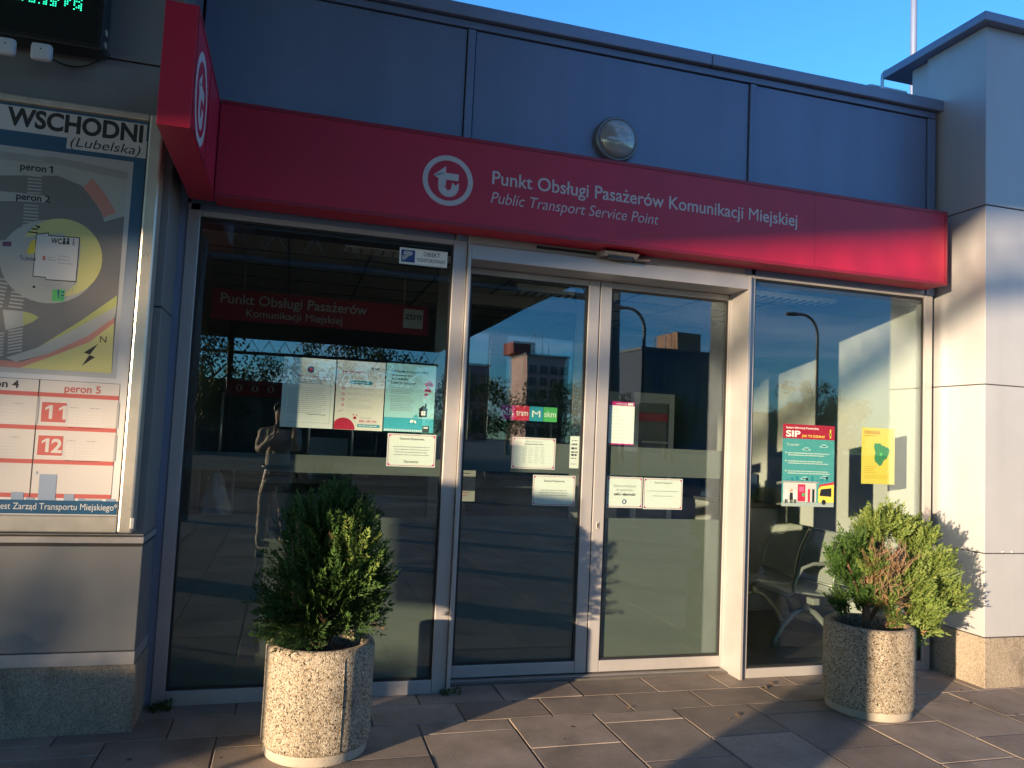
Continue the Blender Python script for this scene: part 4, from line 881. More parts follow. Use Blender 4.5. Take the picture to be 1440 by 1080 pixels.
# weeds and litter along the shop front
def weed(x, y, n, h, label, seed):
    random.seed(seed); w = MB()
    for i in range(n):
        a = random.uniform(0, 2*PI); l = h*random.uniform(.5, 1); d = Vector((math.cos(a)*.6, math.sin(a)*.6, 1)).normalized()
        w._tag(spray(w.bm, Vector((x+random.uniform(-.05, .05), y+random.uniform(-.02, .02), -.004)), d, l, l*.55, 4, .5), LG)
    setp(w.build('weed', None, None, recalc=False), label, 'weed', 'weeds in the paving joints')
weed(.99, 4.43, 12, .085, 'small green weed growing at foot of the door post beside the left window', 1)
weed(-.56, 4.40, 16, .10, 'green weed tuft in the dark corner between the wing plinth and left window', 2)
DRY = leaf_mat('dry_leaf', (.16, .10, .05), (.28, .19, .10), (.40, .30, .18)); random.seed(12)
for i, (px, py, s, lab) in enumerate(((1075, 968, .03, 'curled dry leaf on the paving just in front of the right window'), (1085, 962, .025, 'dry twig leaf beside the curled leaf before the right window'), (1037, 1006, .022, 'small pale leaf on the paving in front of the door portal'), (1025, 1012, .018, 'tiny leaf crumb left of the small pale leaf'), (884, 996, .016, 'small dry leaf at the end of the door post shadow'), (1362, 991, .02, 'dry leaf on the sunlit paving right of the right planter'), (795, 1040, .014, 'pale crumb of leaf on the sunlit paving below the doors'), (1350, 972, .013, 'tiny dry leaf near the granite plinth of the taller block'))):
    d = ray(px, py); p = EYE+d*(-1.498/d.z); w = MB(); a = random.uniform(0, PI); c, sn = math.cos(a), math.sin(a)
    pr = [(-1, 0, .0), (-.4, .38, .25), (.3, .34, .3), (1, 0, .12), (.3, -.32, .28), (-.4, -.36, .2)]
    vs = [w.bm.verts.new((p.x+(u*c-v*sn)*s, p.y+(u*sn+v*c)*s, .003+h*s)) for u, v, h in pr]; vc = w.bm.verts.new((p.x, p.y, .003)); fs = [w.bm.faces.new((vs[k], vs[(k+1) % 6], vc)) for k in range(6)]; w._tag(fs, DRY)
    setp(w.build('dry_leaf', None, None), lab, 'leaf', 'dry leaves on the paving')

# ================================================================== INTERIOR seen through the glass
BENCH = mat('perforated_steel', (.33, .34, .31), .38, .4)
def perforated():
    m = bpy.data.materials.new('perforated_sheet'); m.use_nodes = True; nt = m.node_tree; N = nt.nodes; L = nt.links
    p = N['Principled BSDF']; p.inputs['Roughness'].default_value = .4; p.inputs['Metallic'].default_value = .35
    tc = N.new('ShaderNodeTexCoord'); mpn = N.new('ShaderNodeMapping'); mpn.inputs['Scale'].default_value = (52, 52, 52); L.new(tc.outputs['UV'], mpn.inputs['Vector'])
    fr = N.new('ShaderNodeVectorMath'); fr.operation = 'FRACTION'; L.new(mpn.outputs[0], fr.inputs[0]); sb = N.new('ShaderNodeVectorMath'); sb.operation = 'SUBTRACT'; sb.inputs[1].default_value = (.5, .5, .5); L.new(fr.outputs[0], sb.inputs[0])
    sp = N.new('ShaderNodeSeparateXYZ'); L.new(sb.outputs[0], sp.inputs[0]); cb = N.new('ShaderNodeCombineXYZ'); L.new(sp.outputs[0], cb.inputs[0]); L.new(sp.outputs[1], cb.inputs[1])
    ln = N.new('ShaderNodeVectorMath'); ln.operation = 'LENGTH'; L.new(cb.outputs[0], ln.inputs[0]); lt = N.new('ShaderNodeMath'); lt.operation = 'LESS_THAN'; lt.inputs[1].default_value = .22; L.new(ln.outputs['Value'], lt.inputs[0])
    p.inputs['Base Color'].default_value = (.52, .53, .49, 1); tr = N.new('ShaderNodeBsdfTransparent'); mx = N.new('ShaderNodeMixShader'); L.new(lt.outputs[0], mx.inputs['Fac']); L.new(p.outputs[0], mx.inputs[1]); L.new(tr.outputs[0], mx.inputs[2]); L.new(mx.outputs[0], N['Material Output'].inputs['Surface'])
    return m
PERF = perforated()
bn = thing('waiting_bench', 'perforated steel waiting bench with two seats behind the right window', 'bench', (3.95, 5.4, 0))
def seat_sheet(y0, y1, prof, name):
    w = MB(); uvl = w.bm.loops.layers.uv.new('UVMap'); ds = [0]
    for a, b in zip(prof, prof[1:]): ds.append(ds[-1]+math.dist(a, b))
    rows = [[w.bm.verts.new((x, y0+(y1-y0)*k/6, z)) for k in range(7)] for x, z in prof]
    for i in range(len(prof)-1):
        for k in range(6):
            f = w.bm.faces.new((rows[i][k], rows[i][k+1], rows[i+1][k+1], rows[i+1][k])); f.smooth = True
            for lp, (ii, kk) in zip(f.loops, ((i, k), (i, k+1), (i+1, k+1), (i+1, k))): lp[uvl].uv = (ds[ii], (y1-y0)*kk/6)
    s = w.build(name, PERF, bn, recalc=False)
    w = MB()
    path = [(x, y0, z) for x, z in prof]; path2 = [(x, y1, z) for x, z in prof]
    w.tube(path, .008, None, 8); w.tube(path2, .008, None, 8); w.tube([path[0], path2[0]], .008, None, 8); w.tube([path[-1], path2[-1]], .010, None, 8); w.build('rim', BENCH, s)
BACKP = [(4.06+.14*t-.03*math.sin(PI*t), .47+.385*t) for t in [k/8 for k in range(9)]]
SEATP = [(3.66, .395), (3.68, .418), (3.72, .428), (3.82, .420), (3.92, .405), (4.0, .400), (4.055, .415), (4.075, .445)]
for y0, y1 in ((5.01, 5.44), (5.49, 5.92)):
    seat_sheet(y0, y1, SEATP, 'seat'); seat_sheet(y0, y1, BACKP, 'backrest')
w = MB(); w.box(3.86, 3.92, 4.98, 5.95, .335, .385, None, .006); w.build('beam', BENCH, bn)
for y in (5.12, 5.80):
    w = MB(); w.tube([(3.62, y, .012), (3.64, y, .06), (3.70, y, .16), (3.80, y, .25), (3.89, y, .285), (3.98, y, .25), (4.10, y, .14), (4.16, y, .05), (4.18, y, .012)], .022, None, 10); w.box(3.865, 3.915, y-.03, y+.03, .27, .34, None, .004); w.build('leg', BENCH, bn)
for y in (4.985,):
    w = MB(); w.tube([(4.10, y, .50), (4.06, y, .60), (3.98, y, .645), (3.86, y, .645), (3.76, y, .61), (3.70, y, .52), (3.69, y, .43)], .014, None, 8); w.build('armrest', BENCH, bn)
# dark ledge and low cabinet behind the bench
cb = thing('window_cabinet', 'pale low cabinet with dark top behind the waiting bench', 'cabinet', (4.25, 6.8, 0))
w = MB(); w.box(4.02, 4.41, 6.2, 7.4, .013, .95, None, .006); w.build('body', mat('cabinet_laminate', (.34, .34, .33), .5), cb)
w = MB(); w.box(3.99, 4.41, 6.17, 7.43, .952, .985, None, .004); w.build('top', mat('cabinet_top', (.06, .06, .065), .4), cb)
w = MB(); w.box(4.05, 4.38, 6.5, 7.0, .987, 1.25, None, .01); setp(w.build('storage_box', mat('dark_blue_box', (.02, .035, .07), .5), None), 'dark blue storage box on the low cabinet behind the bench', 'box')

# hanging banner
bn2 = thing('hanging_banner', 'dark red hanging banner with grey lettering inside behind the left window', 'banner', (.2, 6.0, 2.27))
w = MB(); w.box(-.62, 1.0, 6.0, 6.03, 2.27, 2.50, mat('banner_red', (.36, .012, .03), .5), .003); w.build('panel', None, bn2)
F = front_flat(5.999)
def t2(t, a, b, cap, bo):
    p, q = atY(*a, 5.999), atY(*b, 5.999); F.text(t, p[0], (p[1]+q[1])/2, cap, mat('banner_letter', (.55, .55, .55), .5), 1, width=q[0]-p[0], bold=bo)
t2('Punkt Obsługi Pasażerów', (310, 425), (516, 443), .078, .010); t2('Komunikacji Miejskiej', (346, 445), (481, 456), .058, .006)
F.build('lettering', None, bn2, recalc=False); F = front_flat(5.999)
(xa, za), (xb, zb_) = atY(568, 434, 5.999), atY(594, 463, 5.999); F.rect(xa, zb_, xb, za, mat('banner_letter', (.55, .55, .55), .5), 1); F.text('ztm', (xa+xb)/2, zb_+.07, .062, BLACK, 2, width=(xb-xa)*.85, bold=.01, align='c')
F.build('logo_tile', None, bn2, recalc=False)
w = MB()
for x in (-.4, .8): w.tube([(x, 6.015, 2.49), (x, 6.015, 2.815)], .005, None, 6)
w.build('hanger', ALU, bn2, split=True)
# ceiling fittings
for x, y, lab in ((4.05, 5.5, 'white ceiling light trough near the right window'), (.9, 5.4, 'unlit ceiling light trough above the left window display'), (2.4, 6.3, 'unlit ceiling light trough deeper in, behind the sliding doors')):
    cl = thing('ceiling_light', lab, 'ceiling light', (x, y, 2.74), group='ceiling lights inside')
    w = MB(); w.box(x-.62, x+.32, y-.10, y+.10, 2.755, 2.812, None, .004); w.build('housing', mat('light_housing', (.84, .84, .84), .35), cl)
    w = MB()
    for k in range(12): w.box(x-.58+k*.075, x-.572+k*.075, y-.08, y+.08, 2.742, 2.756)
    w.build('louvre', ALU, cl)
# reception counter with glass screens
ct = thing('reception_counter', 'grey reception counter with glass screens across the left of the room', 'counter', (.6, 6.4, 0))
CFRONT = mat('counter_front', (.10, .105, .10), .5, 0, noise=.1, nscale=2)
w = MB(); w.box(-.55, 2.2, 6.30, 6.75, .013, 1.06, None, .006); w.build('front', CFRONT, ct)
w = MB(); w.box(-.58, 2.24, 6.18, 6.80, 1.062, 1.10, None, .005); w.build('top', mat('counter_top', (.22, .22, .20), .3), ct)
w = MB(); w.box(-.55, .18, 6.26, 6.298, .70, .98, None, .003); w.box(.20, 1.3, 6.26, 6.298, .74, .98, None, .003); w.build('front_panel', mat('counter_panel', (.30, .31, .29), .5), ct, split=True)
SCR = glass_mat('screen_glass', .06, (.8, .86, .84))
for xa, xb in ((-.5, .12), (.5, 1.16), (1.3, 2.15)):
    w = MB(); w.box(xa, xb, 6.30, 6.308, 1.104, 1.72); w.build('screen', SCR, ct)
w = MB()
for x in (-.52, .14, .48, 1.18, 1.28, 2.17): w.tube([(x, 6.304, 1.1), (x, 6.304, 1.74)], .013, None, 10)
w.build('post', ALU2, ct, split=True)
w = MB(); w.box(.14, .48, 6.7, 6.72, 1.102, 1.42, None, .003); w.build('white_panel', mat('office_white', (.60, .61, .58), .6), ct)
mo = thing('monitor', 'dark office monitor standing on the counter behind the left window', 'monitor', (.75, 6.55, 1.1))
w = MB(); w.box(.52, .98, 6.56, 6.59, 1.19, 1.48, None, .006); w.build('screen', mat('monitor_black', (.015, .015, .017), .25), mo)
w = MB(); w.box(.66, .84, 6.5, 6.66, 1.101, 1.115, None, .003); w.box(.73, .77, 6.59, 6.61, 1.115, 1.3, None, .003); w.build('stand', mat('monitor_black', (.015, .015, .017), .25), mo)
# red band with pictograms on the back wall
rb_ = thing('wall_band', 'dark red band with pale pictograms on the back wall behind the counter', 'sign', (-.3, 8.55, 1.8))
w = MB(); w.box(-.67, 1.6, 8.55, 8.598, 1.80, 1.97, mat('banner_red', (.36, .012, .03), .5), .003); w.build('panel', None, rb_)
F = front_flat(8.549)
for i in range(4): F.circ(-.55+i*.16, 1.885, .035, mat('banner_letter', (.55, .55, .55), .5), 1, 16); F.rect(-.565+i*.16, 1.86, -.535+i*.16, 1.91, INK_R, 2)
F.build('pictograms', None, rb_, recalc=False)
# inner glazed partition posts behind the doors
pa = thing('inner_partition', 'slender steel posts and rails of the inner glazed partition behind the left sliding door', 'partition', (1.5, 5.9, 0))
w = MB()
for x in (1.22, 1.33): w.tube([(x, 5.9, .99), (x, 5.9, 2.05)], .012, None, 8)
for x in (1.30, 1.78): w.tube([(x-.12, 5.9, 1.10), (x+.12, 5.9, 1.10)], .010, None, 8)
w.build('handle', ALU2, pa, split=True)
w = MB(); w.box(1.05, 1.13, 5.92, 5.98, .013, 2.8, None, .004); w.box(2.22, 2.32, 5.92, 5.98, .013, 2.8, None, .004); w.box(1.13, 2.22, 5.92, 5.98, 2.55, 2.64, None, .004); w.build('frame', mat('partition_frame', (.30, .29, .27), .45, .3), pa)
w = MB(); w.box(1.135, 2.215, 5.945, 5.951, .02, 2.548); w.build('glass', SCR, pa)
w = MB(); w.box(1.36, 2.05, 7.6, 7.66, .013, 2.35, None, .004); dd = setp(w.build('inner_door', mat('inner_door_dark', (.02, .022, .024), .5), None), 'dark inner door at the back of the room behind the left sliding door', 'door')
# display rack and pale cabinet behind the right door
ra = thing('leaflet_rack', 'white framed leaflet rack with red stripe behind the right sliding door', 'rack', (3.48, 7.0, 0))
w = MB(); w.box(3.27, 3.33, 6.98, 7.05, .013, 2.0, None, .004); w.box(3.66, 3.72, 6.98, 7.05, .013, 2.0, None, .004); w.box(3.33, 3.66, 6.98, 7.05, 1.90, 2.0, None, .004); w.build('frame', mat('office_white', (.60, .61, .58), .6), ra)
w = MB(); w.box(3.332, 3.658, 7.0, 7.04, .3, 1.898); w.build('panel', mat('rack_grey', (.17, .165, .16), .5), ra)
w = MB(); w.box(3.335, 3.655, 6.99, 6.999, 1.72, 1.80); w.box(3.335, 3.655, 6.99, 6.999, 1.28, 1.36); w.build('stripe', INK_R, ra, split=True)
w = MB()
for z in (.9, 1.2, 1.5): w.box(3.34, 3.65, 6.93, 6.999, z, z+.02, None, .003)
w.build('shelf', mat('office_white', (.60, .61, .58), .6), ra, split=True)
for x0, x1, z1, lab in ((2.86, 2.98, 2.05, 'tall narrow pale locker left of the leaflet rack'), (3.02, 3.18, 2.0, 'tall pale locker beside the leaflet rack')):
    lk = thing('locker', lab, 'locker', ((x0+x1)/2, 7.2, 0))
    w = MB(); w.box(x0, x1, 7.1, 7.5, .013, z1, None, .006); w.build('body', mat('locker_cream', (.40, .39, .33), .5), lk)
    w = MB(); w.box(x0+.01, x1-.01, 7.092, 7.099, .1, z1-.04, None, .002); w.build('door', mat('locker_cream', (.40, .39, .33), .5), lk)
# leaflet holder, bag, clipboard by the left window
lh = thing('leaflet_holder', 'small acrylic leaflet holder with printed sheet at left edge of the left sliding door', 'leaflet holder', (1.18, 5.2, 0))
w = MB(); w.box(1.06, 1.255, 5.2, 5.215, 1.04, 1.255, mat('holder_sheet', (.36, .36, .33), .5)); w.build('sheet', None, lh)
F = front_flat(5.1995); F.lines(1.08, 1.24, 1.23, 1, .01, BLACK, 1, .006, .2); F.lines(1.08, 1.24, 1.20, 2, .02, GREYP, 1, .004); F.lines(1.08, 1.22, 1.14, 4, .02, INK_R, 1, .004); F.build('print', None, lh, recalc=False)
w = MB(); w.tube([(1.16, 5.22, 1.04), (1.16, 5.22, .03)], .014, None, 8); w.lathe([(.14, .013), (.14, .025), (.02, .035)], (1.16, 5.22, 0), None, 24); w.lathe([(.001, .93), (.03, .93), (.035, .99), (.02, 1.03)], (1.16, 5.215, 0), None, 16); w.build('stand', RUBBER, lh)
bag = thing('plastic_bag', 'crumpled translucent plastic bag hanging inside at lower left of the left window', 'bag', (-.42, 5.6, .8))
w = MB(); random.seed(8); rows = []
for i in range(12):
    t = i/11; r = .025+.085*t**.8; z = 1.16-.33*t
    rows.append((r, z))
w.lathe([(.002, 1.165)]+rows+[(.05, .815), (.001, .812)], (-.46, 5.6, 0), None, 26)
for v in w.bm.verts:
    a = math.atan2(v.co.y-5.6, v.co.x+.46); k = 1+.16*math.sin(5*a+v.co.z*22)+.10*math.sin(9*a-v.co.z*31)
    v.co.x = -.46+(v.co.x+.46)*k; v.co.y = 5.6+(v.co.y-5.6)*k
w.build('film', mat('bag_plastic', (.36, .38, .40), .3), bag)
w = MB(); w.tube([(-.46, 5.6, 1.16), (-.47, 5.6, 1.22), (-.46, 5.61, 1.26)], .010, None, 8); w.build('handles', mat('bag_plastic', (.36, .38, .40), .3), bag)
hs = thing('coat_stand', 'thin steel stand with white rail holding the plastic bag', 'stand', (-.46, 5.66, 0))
w = MB(); w.tube([(-.58, 5.64, .02), (-.58, 5.64, 1.28), (-.36, 5.64, 1.28), (-.36, 5.64, .02)], .012, None, 8); w.build('frame', ALU2, hs)
w = MB(); w.tube([(-.6, 5.54, .016), (-.34, 5.54, .016)], .012, None, 8); w.tube([(-.6, 5.74, .016), (-.34, 5.74, .016)], .012, None, 8); w.box(-.592, -.568, 5.53, 5.75, .013, .03); w.box(-.372, -.348, 5.53, 5.75, .013, .03); w.build('foot', ALU2, hs, split=True)

# ================================================================== THE PHOTOGRAPHER, mirrored in the left window
def skinned(name, chains, m, parent, sub=2):
    """chains of (point, radius); equal points are shared joints"""
    idx = {}; V = []; R = []; E = []
    def vid(p, r):
        k = tuple(round(c, 4) for c in p)
        if k not in idx: idx[k] = len(V); V.append(k); R.append(r)
        return idx[k]
    for ch in chains:
        ids = [vid(p, r) for p, r in ch]; E += list(zip(ids, ids[1:]))
    me = bpy.data.meshes.new(name); me.from_pydata(V, E, []); me.materials.append(m)
    o = bpy.data.objects.new(name, me); COL.objects.link(o)
    bm = bmesh.new(); bm.from_mesh(me); ly_ = bm.verts.layers.skin.verify(); bm.verts.ensure_lookup_table()
    for v, r in zip(bm.verts, R):
        v[ly_].radius = (r, r) if not isinstance(r, tuple) else r; v[ly_].use_root = (v.index == 0)
    bm.to_mesh(me); bm.free()
    md = o.modifiers.new('Skin', 'SKIN'); md.use_smooth_shade = True; md.branch_smoothing = .4
    ss = o.modifiers.new('Subdivision', 'SUBSURF'); ss.levels = sub; ss.render_levels = sub
    if name in ('jacket', 'trousers'):                         # cloth folds
        tx = bpy.data.textures.new(name+'_folds', 'CLOUDS'); tx.noise_scale = .075; tx.noise_depth = 2
        dm = o.modifiers.new('Folds', 'DISPLACE'); dm.texture = tx; dm.strength = .035; dm.mid_level = .5; dm.texture_coords = 'LOCAL'
    if parent: o.parent = parent; o.matrix_parent_inverse = parent.matrix_world.inverted()
    return o
w = MB(); w.box(-5.6, -.72, -3.6, 4.1, 4.50, 4.74, None, .01); w.build('wing_sky_blocker', COPING, bld)  # unseen slab added over the wing to cut its sky light
SKIN = mat('skin', (.48, .27, .19), .55, 0, noise=.06, nscale=12); BEIGE = mat('beige_jacket', (.56, .44, .32), .8, 0, noise=.12, nscale=14, bump=.3, bscale=30); TROU = mat('tan_trousers', (.55, .42, .30), .85, 0, noise=.12, nscale=10, bump=.3, bscale=24); HAIR = mat('dark_hair', (.02, .014, .01), .5); SHOE = mat('dark_shoes', (.025, .02, .018), .5); BELT = mat('black_belt', (.015, .013, .012), .4)
pr = thing('person', 'person in beige jacket and tan trousers raising a phone, mirrored in the left window', 'person', (-.12, -.46, 0))
cx, cy = -.12, -.46
pel = (cx, cy, .95); che = (cx, cy, 1.32); nk = (cx, cy+.01, 1.50); hd = (cx, cy+.03, 1.60)
LS, RS = (cx-.19, cy, 1.41), (cx+.19, cy, 1.41); LE, RE = (cx-.20, cy+.20, 1.20), (cx+.19, cy+.20, 1.22); LW, RW = (-.155, -.085, 1.425), (.055, -.10, 1.44)
LH, RH = (cx-.10, cy, .90), (cx+.10, cy, .90); LK, RK = (cx-.12, cy+.02, .49), (cx+.12, cy+.03, .49); LA, RA = (cx-.13, cy-.02, .09), (cx+.14, cy-.01, .09); LT, RT = (cx-.14, cy+.15, .035), (cx+.16, cy+.16, .035)
skinned('body', [[(pel, (.14, .105)), ((cx, cy, 1.12), (.125, .095)), (che, (.15, .11)), ((cx, cy, 1.43), (.10, .08)), (nk, .055), ((cx, cy+.02, 1.56), .062), ((cx, cy+.03, 1.65), (.075, .092)), ((cx, cy+.025, 1.735), (.055, .065))],
    [((cx, cy, 1.43), (.10, .08)), (LS, .055), (LE, .042), (LW, .028), ((-.15, -.045, 1.47), (.022, .036))], [((cx, cy, 1.43), (.10, .08)), (RS, .055), (RE, .042), (RW, .028), ((.05, -.055, 1.475), (.022, .036))],
    [(pel, (.14, .105)), (LH, .085), (LK, .055), (LA, .038), (LT, .032)], [(pel, (.14, .105)), (RH, .085), (RK, .055), (RA, .038), (RT, .032)]], SKIN, pr)
skinned('jacket', [[((cx, cy, .93), (.165, .125)), ((cx, cy, 1.12), (.145, .118)), (che, (.170, .130)), ((cx, cy, 1.44), (.11, .09)), ((cx, cy+.005, 1.50), (.07, .07))], [((cx, cy, 1.44), (.11, .09)), (LS, .075), (LE, .060), ((LW[0]*.85+LE[0]*.15, LW[1]*.85+LE[1]*.15, LW[2]*.85+LE[2]*.15), .040)], [((cx, cy, 1.44), (.11, .09)), (RS, .075), (RE, .060), ((RW[0]*.85+RE[0]*.15, RW[1]*.85+RE[1]*.15, RW[2]*.85+RE[2]*.15), .040)]], BEIGE, pr)
skinned('trousers', [[((cx, cy, .99), (.155, .12)), ((cx, cy, .90), (.15, .115)), (LH, .10), (LK, .075), ((LA[0], LA[1], .08), .062)], [((cx, cy, .90), (.15, .115)), (RH, .10), (RK, .075), ((RA[0], RA[1], .08), .062)]], TROU, pr)
w = MB(); w.lathe([(.172, 1.0), (.176, 1.0), (.176, 1.045), (.172, 1.045)], (cx, cy, 0), None, 40)
for v in w.bm.verts: v.co.y = cy+(v.co.y-cy)*.80
w.build('belt', BELT, pr)
w = MB()
for sx, tz in ((LA, LT), (RA, RT)):
    prof = [(-.06, 0), (.20, 0), (.205, .03), (.14, .06), (.03, .10), (-.05, .10), (-.065, .04)]
    w.prism([(sx[1]+.02+a, b+.0) for a, b in prof], 'x', sx[0]-.045, sx[0]+.045, None, .015)
w.build('shoe', SHOE, pr, split=True)
bm = MB(); t = bmesh.new(); bmesh.ops.create_uvsphere(t, u_segments=24, v_segments=14, radius=1)
for v in t.verts: v.co = Vector((cx+v.co.x*.088, cy+.012+v.co.y*.105-(.012 if v.co.z < 0 else 0), 1.70+v.co.z*.085))
for v in list(t.verts):
    if v.co.y > cy+.075 and v.co.z < 1.72: t.verts.remove(v)
bm.merge(t, HAIR, None, True); bm.build('hair', None, pr)
w = MB()
for sx in (-1, 1):
    w.lathe([(.0005, -.010), (.008, -.004), (.0005, .006)], (cx+sx*.032, cy+.112, 1.655), mat('eye_dark', (.02, .015, .012), .2), 12, axis='y')
w.build('eye', None, pr, split=True)
w = MB(); w.box(cx-.024, cx+.024, cy+.108, cy+.118, 1.585, 1.593, mat('lips', (.35, .12, .10), .5), .003); w.build('mouth', None, pr)
w = MB(); w.tube([(cx, cy+.105, 1.665), (cx, cy+.128, 1.625), (cx, cy+.112, 1.615)], [.008, .013, .008], None, 8); w.build('nose', SKIN, pr)
ph = thing('mobile_phone', 'dark phone held up sideways by the person mirrored in the left window', 'phone', (-.06, -.03, 1.46))
w = MB(); w.box(-.150, .018, -.034, -.026, 1.455, 1.535, None, .003); w.build('body', mat('phone_black', (.02, .02, .022), .25), ph)
w = MB(); w.lathe([(.0005, .003), (.006, .003), (.008, 0)], (0, -.026, 1.5), mat('dark_lens', (.02, .02, .025), .1), 16, axis='y')
for v in w.bm.verts: v.co.y = -.052-v.co.y
w.build('lens_rim', None, ph)
def hand(wrist, tip_x, sgn):
    pal = (wrist[0]+sgn*.005, -.050, wrist[2]+.045); chs = [[(wrist, .026), (pal, (.018, .032))]]
    for dz, l in ((.030, 1.), (.012, 1.08), (-.006, 1.), (-.024, .8)):
        k = (wrist[0]-sgn*.006, -.024, pal[2]+dz); t1 = (wrist[0]+sgn*.018*l, -.014, pal[2]+dz+.003); t2_ = (wrist[0]+sgn*.038*l, -.017, pal[2]+dz+.004)
        chs.append([(pal, (.018, .032)), (k, .0095), (t1, .0088), (t2_, .0072)])
    chs.append([(pal, (.018, .032)), ((wrist[0]+sgn*.022, -.050, pal[2]+.012), .010), ((wrist[0]+sgn*.045, -.043, pal[2]+.018), .0085)])
    return chs
h = skinned('hand', hand((-.165, -.085, 1.43), 0, 1), SKIN, pr, 1)

# ================================================================== BEHIND THE CAMERA: what the glass mirrors and what shades the front
STEEL = mat('canopy_steel', (.10, .11, .125), .5, .4, noise=.1, nscale=3); DECK = mat('canopy_deck', (.14, .145, .15), .7, 0, noise=.1, nscale=1.5)
def canopy(name, label, P0, d, t0, t1, depth, z, side, truss_dz, colx, nseg, edges=(0,)):
    d = Vector(d).normalized(); n = Vector((-d.y, d.x, 0))*side; P0 = Vector(P0)
    c = thing(name, label, 'canopy', (P0+d*(t0+t1)/2))
    def Q(t, u, zz): p = P0+d*t+n*u; return (p.x, p.y, zz)
    w = MB(); pts = [Q(t0, 0, z), Q(t1, 0, z), Q(t1, depth, z), Q(t0, depth, z)]
    lo = [w.bm.verts.new(p) for p in pts]; hi = [w.bm.verts.new((p[0], p[1], p[2]+.30)) for p in pts]
    w.bm.faces.new(lo); w.bm.faces.new(hi)
    for i in range(4): w.bm.faces.new((lo[i], lo[(i+1) % 4], hi[(i+1) % 4], hi[i]))
    w.build('deck', DECK, c)
    for u in edges:
        w = MB(); zl = z-truss_dz
        w.tube([Q(t0, u, zl), Q(t1, u, zl)], .09, None, 10); w.tube([Q(t0, u, z+.08), Q(t1, u, z+.08)], .05, None, 8)
        for i in range(nseg):
            a = t0+(t1-t0)*i/nseg; b = t0+(t1-t0)*(i+1)/nseg; m = (a+b)/2
            w.tube([Q(a, u, z-.06), Q(m, u, zl)], .02, None, 6); w.tube([Q(m, u, zl), Q(b, u, z-.06)], .02, None, 6)
        w.build('truss', STEEL, c)
    for t, u in colx:
        w = MB(); p = Q(t, u, 0); w.tube([(p[0], p[1], -.05), (p[0], p[1], z)], .14, None, 14); w.build('column', STEEL, c)
    return c
P0 = NH*2.03-SH*27.0
def bz(b, c): return b-math.tan(SUN_EL)*c
zA = bz(3.20, P0.dot(SH))
canopy('platform_canopy', 'long flat bus platform canopy with lattice truss off to the left of the square', (P0.x, P0.y, 0), (.9347, .3556, 0), -14, 29.3, 8.2, zA, 1, .46, ((-13, 3), (10, 5.5), (24, 1)), 60)
canopy('platform_canopy', 'wide bus platform canopy with lattice truss mirrored dark in the left window', (-14, -9.5, 0), (1, 0, 0), 0, 21.8, 24, 6.05, -1, .75, ((2, 3), (10, 3), (2, 21), (11, 21)), 26, (0, 24))
# box, post and hedge: unseen, added up-sun to shade the shop front
P = NH*1.52-SH*3.0
tk = thing('sun_blocker_box', 'unseen grey box added left of the camera to cast a shadow band', 'cabinet', (P.x, P.y, 0), SUN_AZ)  # added box, throws the shadow band over paving and right planter
M = Matrix.Translation((P.x, P.y, 0)) @ Matrix.Rotation(SUN_AZ, 4, 'Z')
w = MB(); w.box(-.20, .20, -.265, .265, .10, 1.40, None, .012, M); w.build('cabinet', mat('blocker_grey', (.20, .21, .22), .45, .2), tk)
w = MB(); w.box(-.18, .18, -.245, .245, -.002, .10, None, .004, M); w.build('foot', CONC, tk)
w = MB(); w.box(-.22, .22, -.285, .285, 1.402, 1.43, None, .006, M); w.build('lid', STEEL, tk)
w = MB(); w.box(.202, .209, -.24, .24, .16, 1.34, None, .003, M); w.build('door', mat('blocker_grey', (.20, .21, .22)), tk)
P = NH*3.14-SH*4.2
bp_ = thing('sun_blocker_post', 'unseen post with plate, added left of the shop front to shade the shrub', 'stop post', (P.x, P.y, 0), SUN_AZ)  # added post, its plate keeps the sun off the left shrub
M = Matrix.Translation((P.x, P.y, 0)) @ Matrix.Rotation(SUN_AZ, 4, 'Z')
w = MB(); w.tube([(P.x, P.y, -.002), (P.x, P.y, 2.3)], .025, None, 12); w.build('pole', STEEL, bp_)
w = MB(); w.box(-.03, .03, -.27, .27, 1.25, 1.98, None, .006, M); w.build('blocker_plate', mat('blocker_grey', (.20, .21, .22), .45, .2), bp_)
P = NH*4.05-SH*8.5
hg = thing('sun_blocker_hedge', 'unseen added hedge out to the left of the shop front', 'sun_blocker_hedge', (P.x, P.y, 0))  # added greenery, keeps low sun off the wing plinth and ground
random.seed(4); w = MB()
for i in range(500):
    q = P+NH*random.uniform(-.75, .75)+SH*random.uniform(-.35, .35); z = random.uniform(.05, 1.38)
    w._tag(spray(w.bm, Vector((q.x, q.y, z)), Vector((random.gauss(0, 1), random.gauss(0, 1), random.gauss(.2, 1))), .22, .12, 4), LD)
M = Matrix.Translation((P.x, P.y, 0)) @ Matrix.Rotation(SUN_AZ, 4, 'Z'); w.box(-.30, .30, -.72, .72, .02, 1.32, LD, .08, M); w.build('foliage', None, hg, recalc=False)

